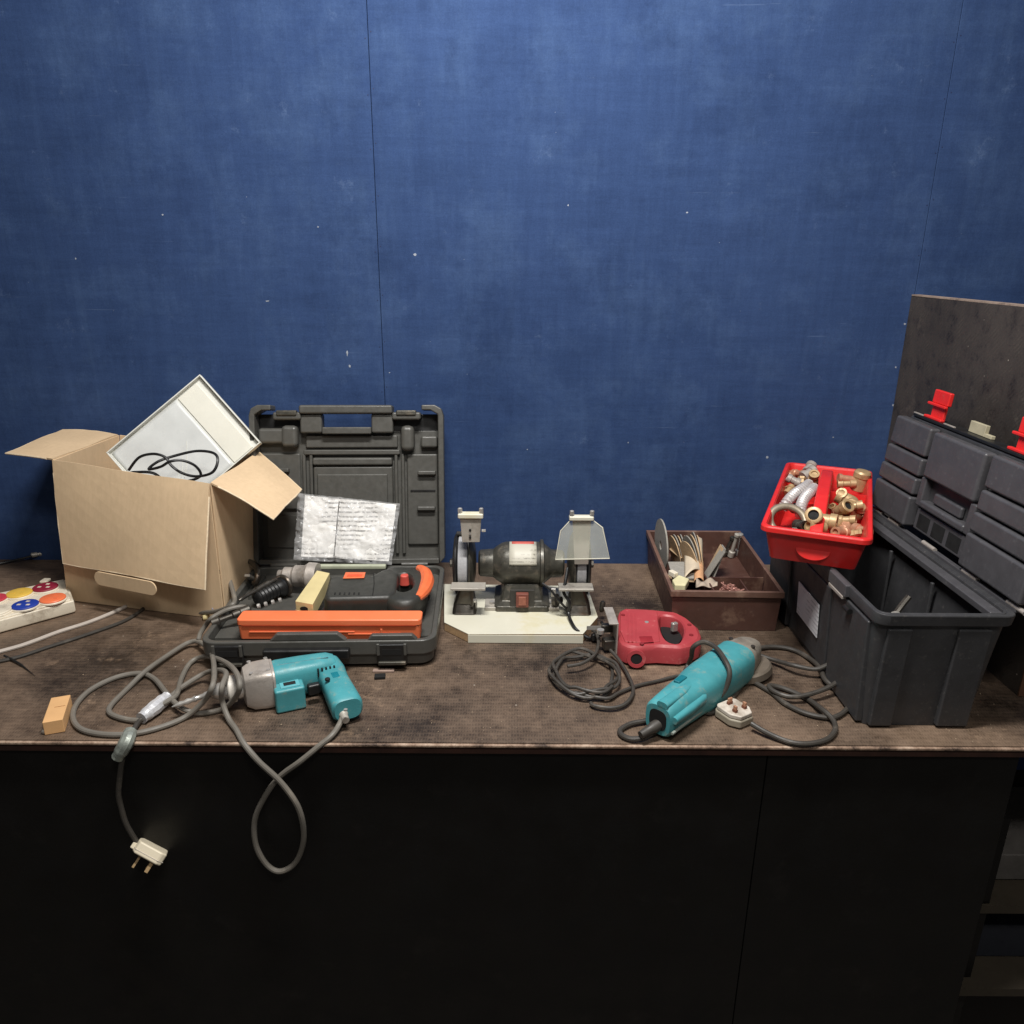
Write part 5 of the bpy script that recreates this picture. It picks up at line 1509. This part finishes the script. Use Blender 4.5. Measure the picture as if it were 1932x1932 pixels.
elbow(zt(880, 1010, RZ - .012), R(150), .014, 'brass', 'brass_elbow', 'large tan brass elbow at the front end of the red tote handle', 1.25, .5)
elbow(zt(1210, 900, RZ - .016), R(200), .012, 'brass', 'brass_elbow', 'brass elbow with open bore in the right side of the red tote', 1.0, .7)
elbow(zt(1430, 760, RZ - .012), R(60), .013, 'brass', 'brass_elbow', 'brass elbow highest in the pile on the right of the red tote', 1.1, .3)
cp0 = zt(1490, 590, RZ - .030)
cap = thing('capped_fitting', cp0, 'upright round brass cap at the far right of the red tote', 'pipe fitting')
build('barrel', G().lathe([(.014, 0), (.0165, .002), (.0165, .030), (.018, .032), (.018, .042), (.015, .046), (.004, .047)], 20, along(cp0, (.1, -.1, 1))), 'brass', cap)
build('spigot', G().lathe([(.008, 0), (.008, .026), (.010, .027), (.010, .034)], 14, along(cp0 + Vector((-.012, 0, .024)), (-1, .1, .1))), 'copper', cap)


def fitting(c, d, r, ln, m, name, label):
    r, ln = r * 1.12, ln * 1.05
    single(name, G().lathe([(r * .62, 0), (r, 0), (r * 1.02, ln * .1), (r * 1.02, ln * .28), (r * .8, ln * .32), (r * .8, ln * .66), (r, ln * .7), (r, ln), (r * .62, ln), (r * .6, ln * .9), (r * .01, ln * .88)], 16, along(c, d)), m, label, 'pipe fitting')


fitting(zt(1200, 500, RZ - .016), (1, -.2, .1), .0085, .036, 'brass', 'brass_coupler', 'slim brass coupler lying beyond the divider in the red tote')
fitting(zt(1390, 880, RZ - .020), (.3, -1, .5), .0105, .030, 'copper', 'copper_coupler', 'shiny coppery coupler between the two right-hand brass elbows')
fitting(zt(1480, 960, RZ - .026), (-.8, -.3, .4), .010, .028, 'brass', 'brass_nut', 'short brass nut against the right wall of the red tote')
fitting(zt(1340, 1010, RZ - .030), (.6, .5, .4), .010, .026, 'copper', 'copper_olive', 'small copper sleeve below the right-hand brass elbows')
fitting(zt(1130, 1100, RZ - .030), (1, .1, .05), .007, .040, 'copper', 'copper_offcut', 'copper pipe offcut lying crosswise at the front of the red tote')
fitting(zt(1130, 1190, RZ - .034), (1, .5, .05), .008, .038, 'copper', 'copper_offcut', 'front-most copper pipe offcut in the red tote')
fitting(zt(1440, 1140, RZ - .030), (.5, -1, .05), .0095, .034, 'copper', 'copper_offcut', 'copper pipe offcut in the front right corner of the red tote')
fitting(zt(700, 400, RZ - .014), (.7, .3, .35), .0115, .032, 'alu', 'chrome_valve', 'dull chrome valve at the far left of the red tote')
fitting(zt(650, 490, RZ - .012), (-.7, .3, .3), .009, .028, 'alu', 'chrome_nut', 'small chrome nut in front of the dull chrome valve')
fitting(zt(560, 470, RZ - .026), (.1, 1, .15), .0075, .046, 'copper', 'copper_pipe', 'copper pipe stub along the left wall of the red tote')
fitting(zt(840, 470, RZ - .014), (-.2, -.6, .8), .010, .030, 'brass', 'brass_tail', 'brass tail piece between the chrome valve and the handle spine')
fitting(zt(460, 640, RZ - .024), (.4, .4, .3), .007, .024, 'brass', 'brass_olive', 'tiny brass olive by the left rim of the red tote')

fitting(zt(1300, 720, RZ - .014), (-.5, -.6, .6), .0095, .032, 'brass', 'brass_tee', 'brass stub at the back of the pile right of the handle spine')
fitting(zt(1280, 840, RZ - .006), (.9, -.3, .25), .0085, .034, 'brass', 'brass_stub', 'bright brass stub lying on top of the right-hand pile')
fitting(zt(1440, 830, RZ - .014), (-.1, -1, .3), .0085, .034, 'brass', 'brass_stub', 'brass stub along the right wall of the red tote')
fitting(zt(1200, 1030, RZ - .026), (.8, -.5, .2), .009, .032, 'brass', 'brass_stub', 'brass stub between the elbow and the copper offcuts')
fitting(zt(1330, 1200, RZ - .030), (-.7, -.4, .15), .009, .032, 'copper', 'copper_stub', 'stubby copper piece against the front wall of the red tote')
fitting(zt(1000, 1140, RZ - .022), (-.8, -.2, .2), .010, .034, 'brass', 'brass_stub', 'tan brass stub in front of the large elbow')
fitting(zt(760, 330, RZ - .012), (.5, .6, .4), .011, .028, 'alu', 'chrome_bush', 'round chrome bush in the far left corner of the red tote')
fitting(zt(560, 340, RZ - .018), (.3, -.9, .2), .008, .040, 'copper', 'copper_stub', 'copper stub in the far left of the tote beside the chrome bush')
fitting(zt(620, 700, RZ - .030), (.5, .8, .1), .009, .040, 'steel_dk', 'steel_stub', 'dark steel stub between the two braided hoses')
fitting(zt(560, 860, RZ - .030), (.6, .6, .1), .009, .040, 'steel_dk', 'steel_stub', 'dark steel stub behind the zinc collar')

random.seed(5)
ORD = ['front-most', 'second', 'third', 'fourth', 'fifth', 'sixth', 'seventh', 'eighth', 'ninth', 'tenth', 'eleventh', 'twelfth']
for side_, n_ in (('right', 12), ('left', 6)):
    spots2 = []
    for k in range(n_):
        if side_ == 'right':
            spots2.append((random.uniform(-L_ * .38, L_ * .06), random.uniform(.028, .060)))
        else:
            spots2.append((random.choice((random.uniform(-L_ * .36, -L_ * .20), random.uniform(L_ * .18, L_ * .40))), random.uniform(-.064, -.030)))
    for k, (y_, x_) in enumerate(sorted(spots2)):
        z_ = RZ - random.uniform(.020, .042)
        r_ = random.uniform(.0075, .0115)
        hx, shape_ = ((6, 'hexagonal'), (14, 'round'))[k % 2]
        d_ = (random.uniform(-1, 1), random.uniform(-1, 1), random.uniform(-.2, .5))
        mm = random.choice(('brass', 'brass', 'copper')) if side_ == 'right' else random.choice(('brass', 'steel_dk'))
        word = {'brass': 'brass', 'copper': 'copper', 'steel_dk': 'dull steel'}[mm]
        single('loose_fitting', G().lathe([(r_ * .6, 0), (r_, 0), (r_, .010), (r_ * .8, .011), (r_ * .8, .018), (r_ * .95, .019), (r_ * .95, .024), (r_ * .6, .024), (r_ * .58, .016), (r_ * .01, .015)], hx, along(rl_(x_, y_, z_), d_)), mm,
               'small %s %s fitting, %s from front, loose on the %s of red tote' % (shape_, word, ORD[k], side_) if k else 'small %s %s fitting, front-most of those loose on the %s of red tote' % (shape_, word, side_), 'pipe fitting', group='loose fittings on the %s of the red tote' % side_)

# ================================================================== shelf of clutter past the right end of the bench
sf = thing('side_shelf', (1.06, 1.34, -.9), 'low rack of boards and boxes seen past the right end of the bench', 'shelf')
for z, dep in ((-.58, .44), (-.40, .40)):
    build('shelf_board', G().box((1.08, 1.32, z), (.46, dep, .018)), mat('shelf_wood', S(62, 54, 42), .8, var=.2), sf)
for y in (1.14, 1.50):
    build('shelf_leg', G().box((.875, y, -.55), (.03, .03, .70)), 'ply_black', sf)
    build('shelf_leg', G().box((1.29, y, -.55), (.03, .03, .70)), 'ply_black', sf)
single('navy_carton', G().box((1.05, 1.27, -.5295), (.28, .20, .080)), 'navy', 'faded navy carton on the low rack past the bench end', 'carton', bevel=.003)
single('red_boards', G().box((1.06, 1.25, -.640), (.34, .20, .012)), mat('dull_red', S(110, 40, 36), .7), 'dull red board under the low rack past the bench end', 'board', bevel=.001)
single('grey_tins', G().box((1.06, 1.28, -.3585), (.26, .20, .060)), mat('grey_tin', S(96, 92, 88), .6, var=.3), 'grey tin on top of the low rack past the bench end', 'tin', bevel=.003)
single('green_coil', G().tube([Vector((.975 + .04 * math.cos(a), 1.26 + .04 * math.sin(a), .010)) for a in [2 * math.pi * i / 24 for i in range(24)]], .007, 8, True), mat('dark_green_hose', S(40, 62, 52), .5), 'dark green hose coil on the bench behind the upright board', 'hose')

# ================================================================== swarf and sawdust specks on the bench
random.seed(31)
du = G()
for k in range(900):
    x, y = random.uniform(-1.0, .9), random.uniform(1.06, 1.80)
    if noise.noise(Vector((x * 4, y * 4, 3))) < random.uniform(-.5, .4):
        continue
    a, r_ = random.uniform(0, 6.28), random.uniform(.0005, .0014)
    hgt = r_ * random.uniform(.4, .9)
    tri = [(x + r_ * random.uniform(.5, 1.6) * math.cos(a + q), y + r_ * random.uniform(.5, 1.6) * math.sin(a + q), .0002) for q in (0, 2.1, 4.2)]
    du.add(tri + [(x, y, hgt)], [(0, 1, 2), (0, 1, 3), (1, 2, 3), (2, 0, 3)])
so_ = single('sawdust', du, mat('pale_sawdust', S(176, 156, 130), .95, var=.3, vs_=90, bump=0), 'pale specks of sawdust strewn over the bench top', 'sawdust', kind='stuff')
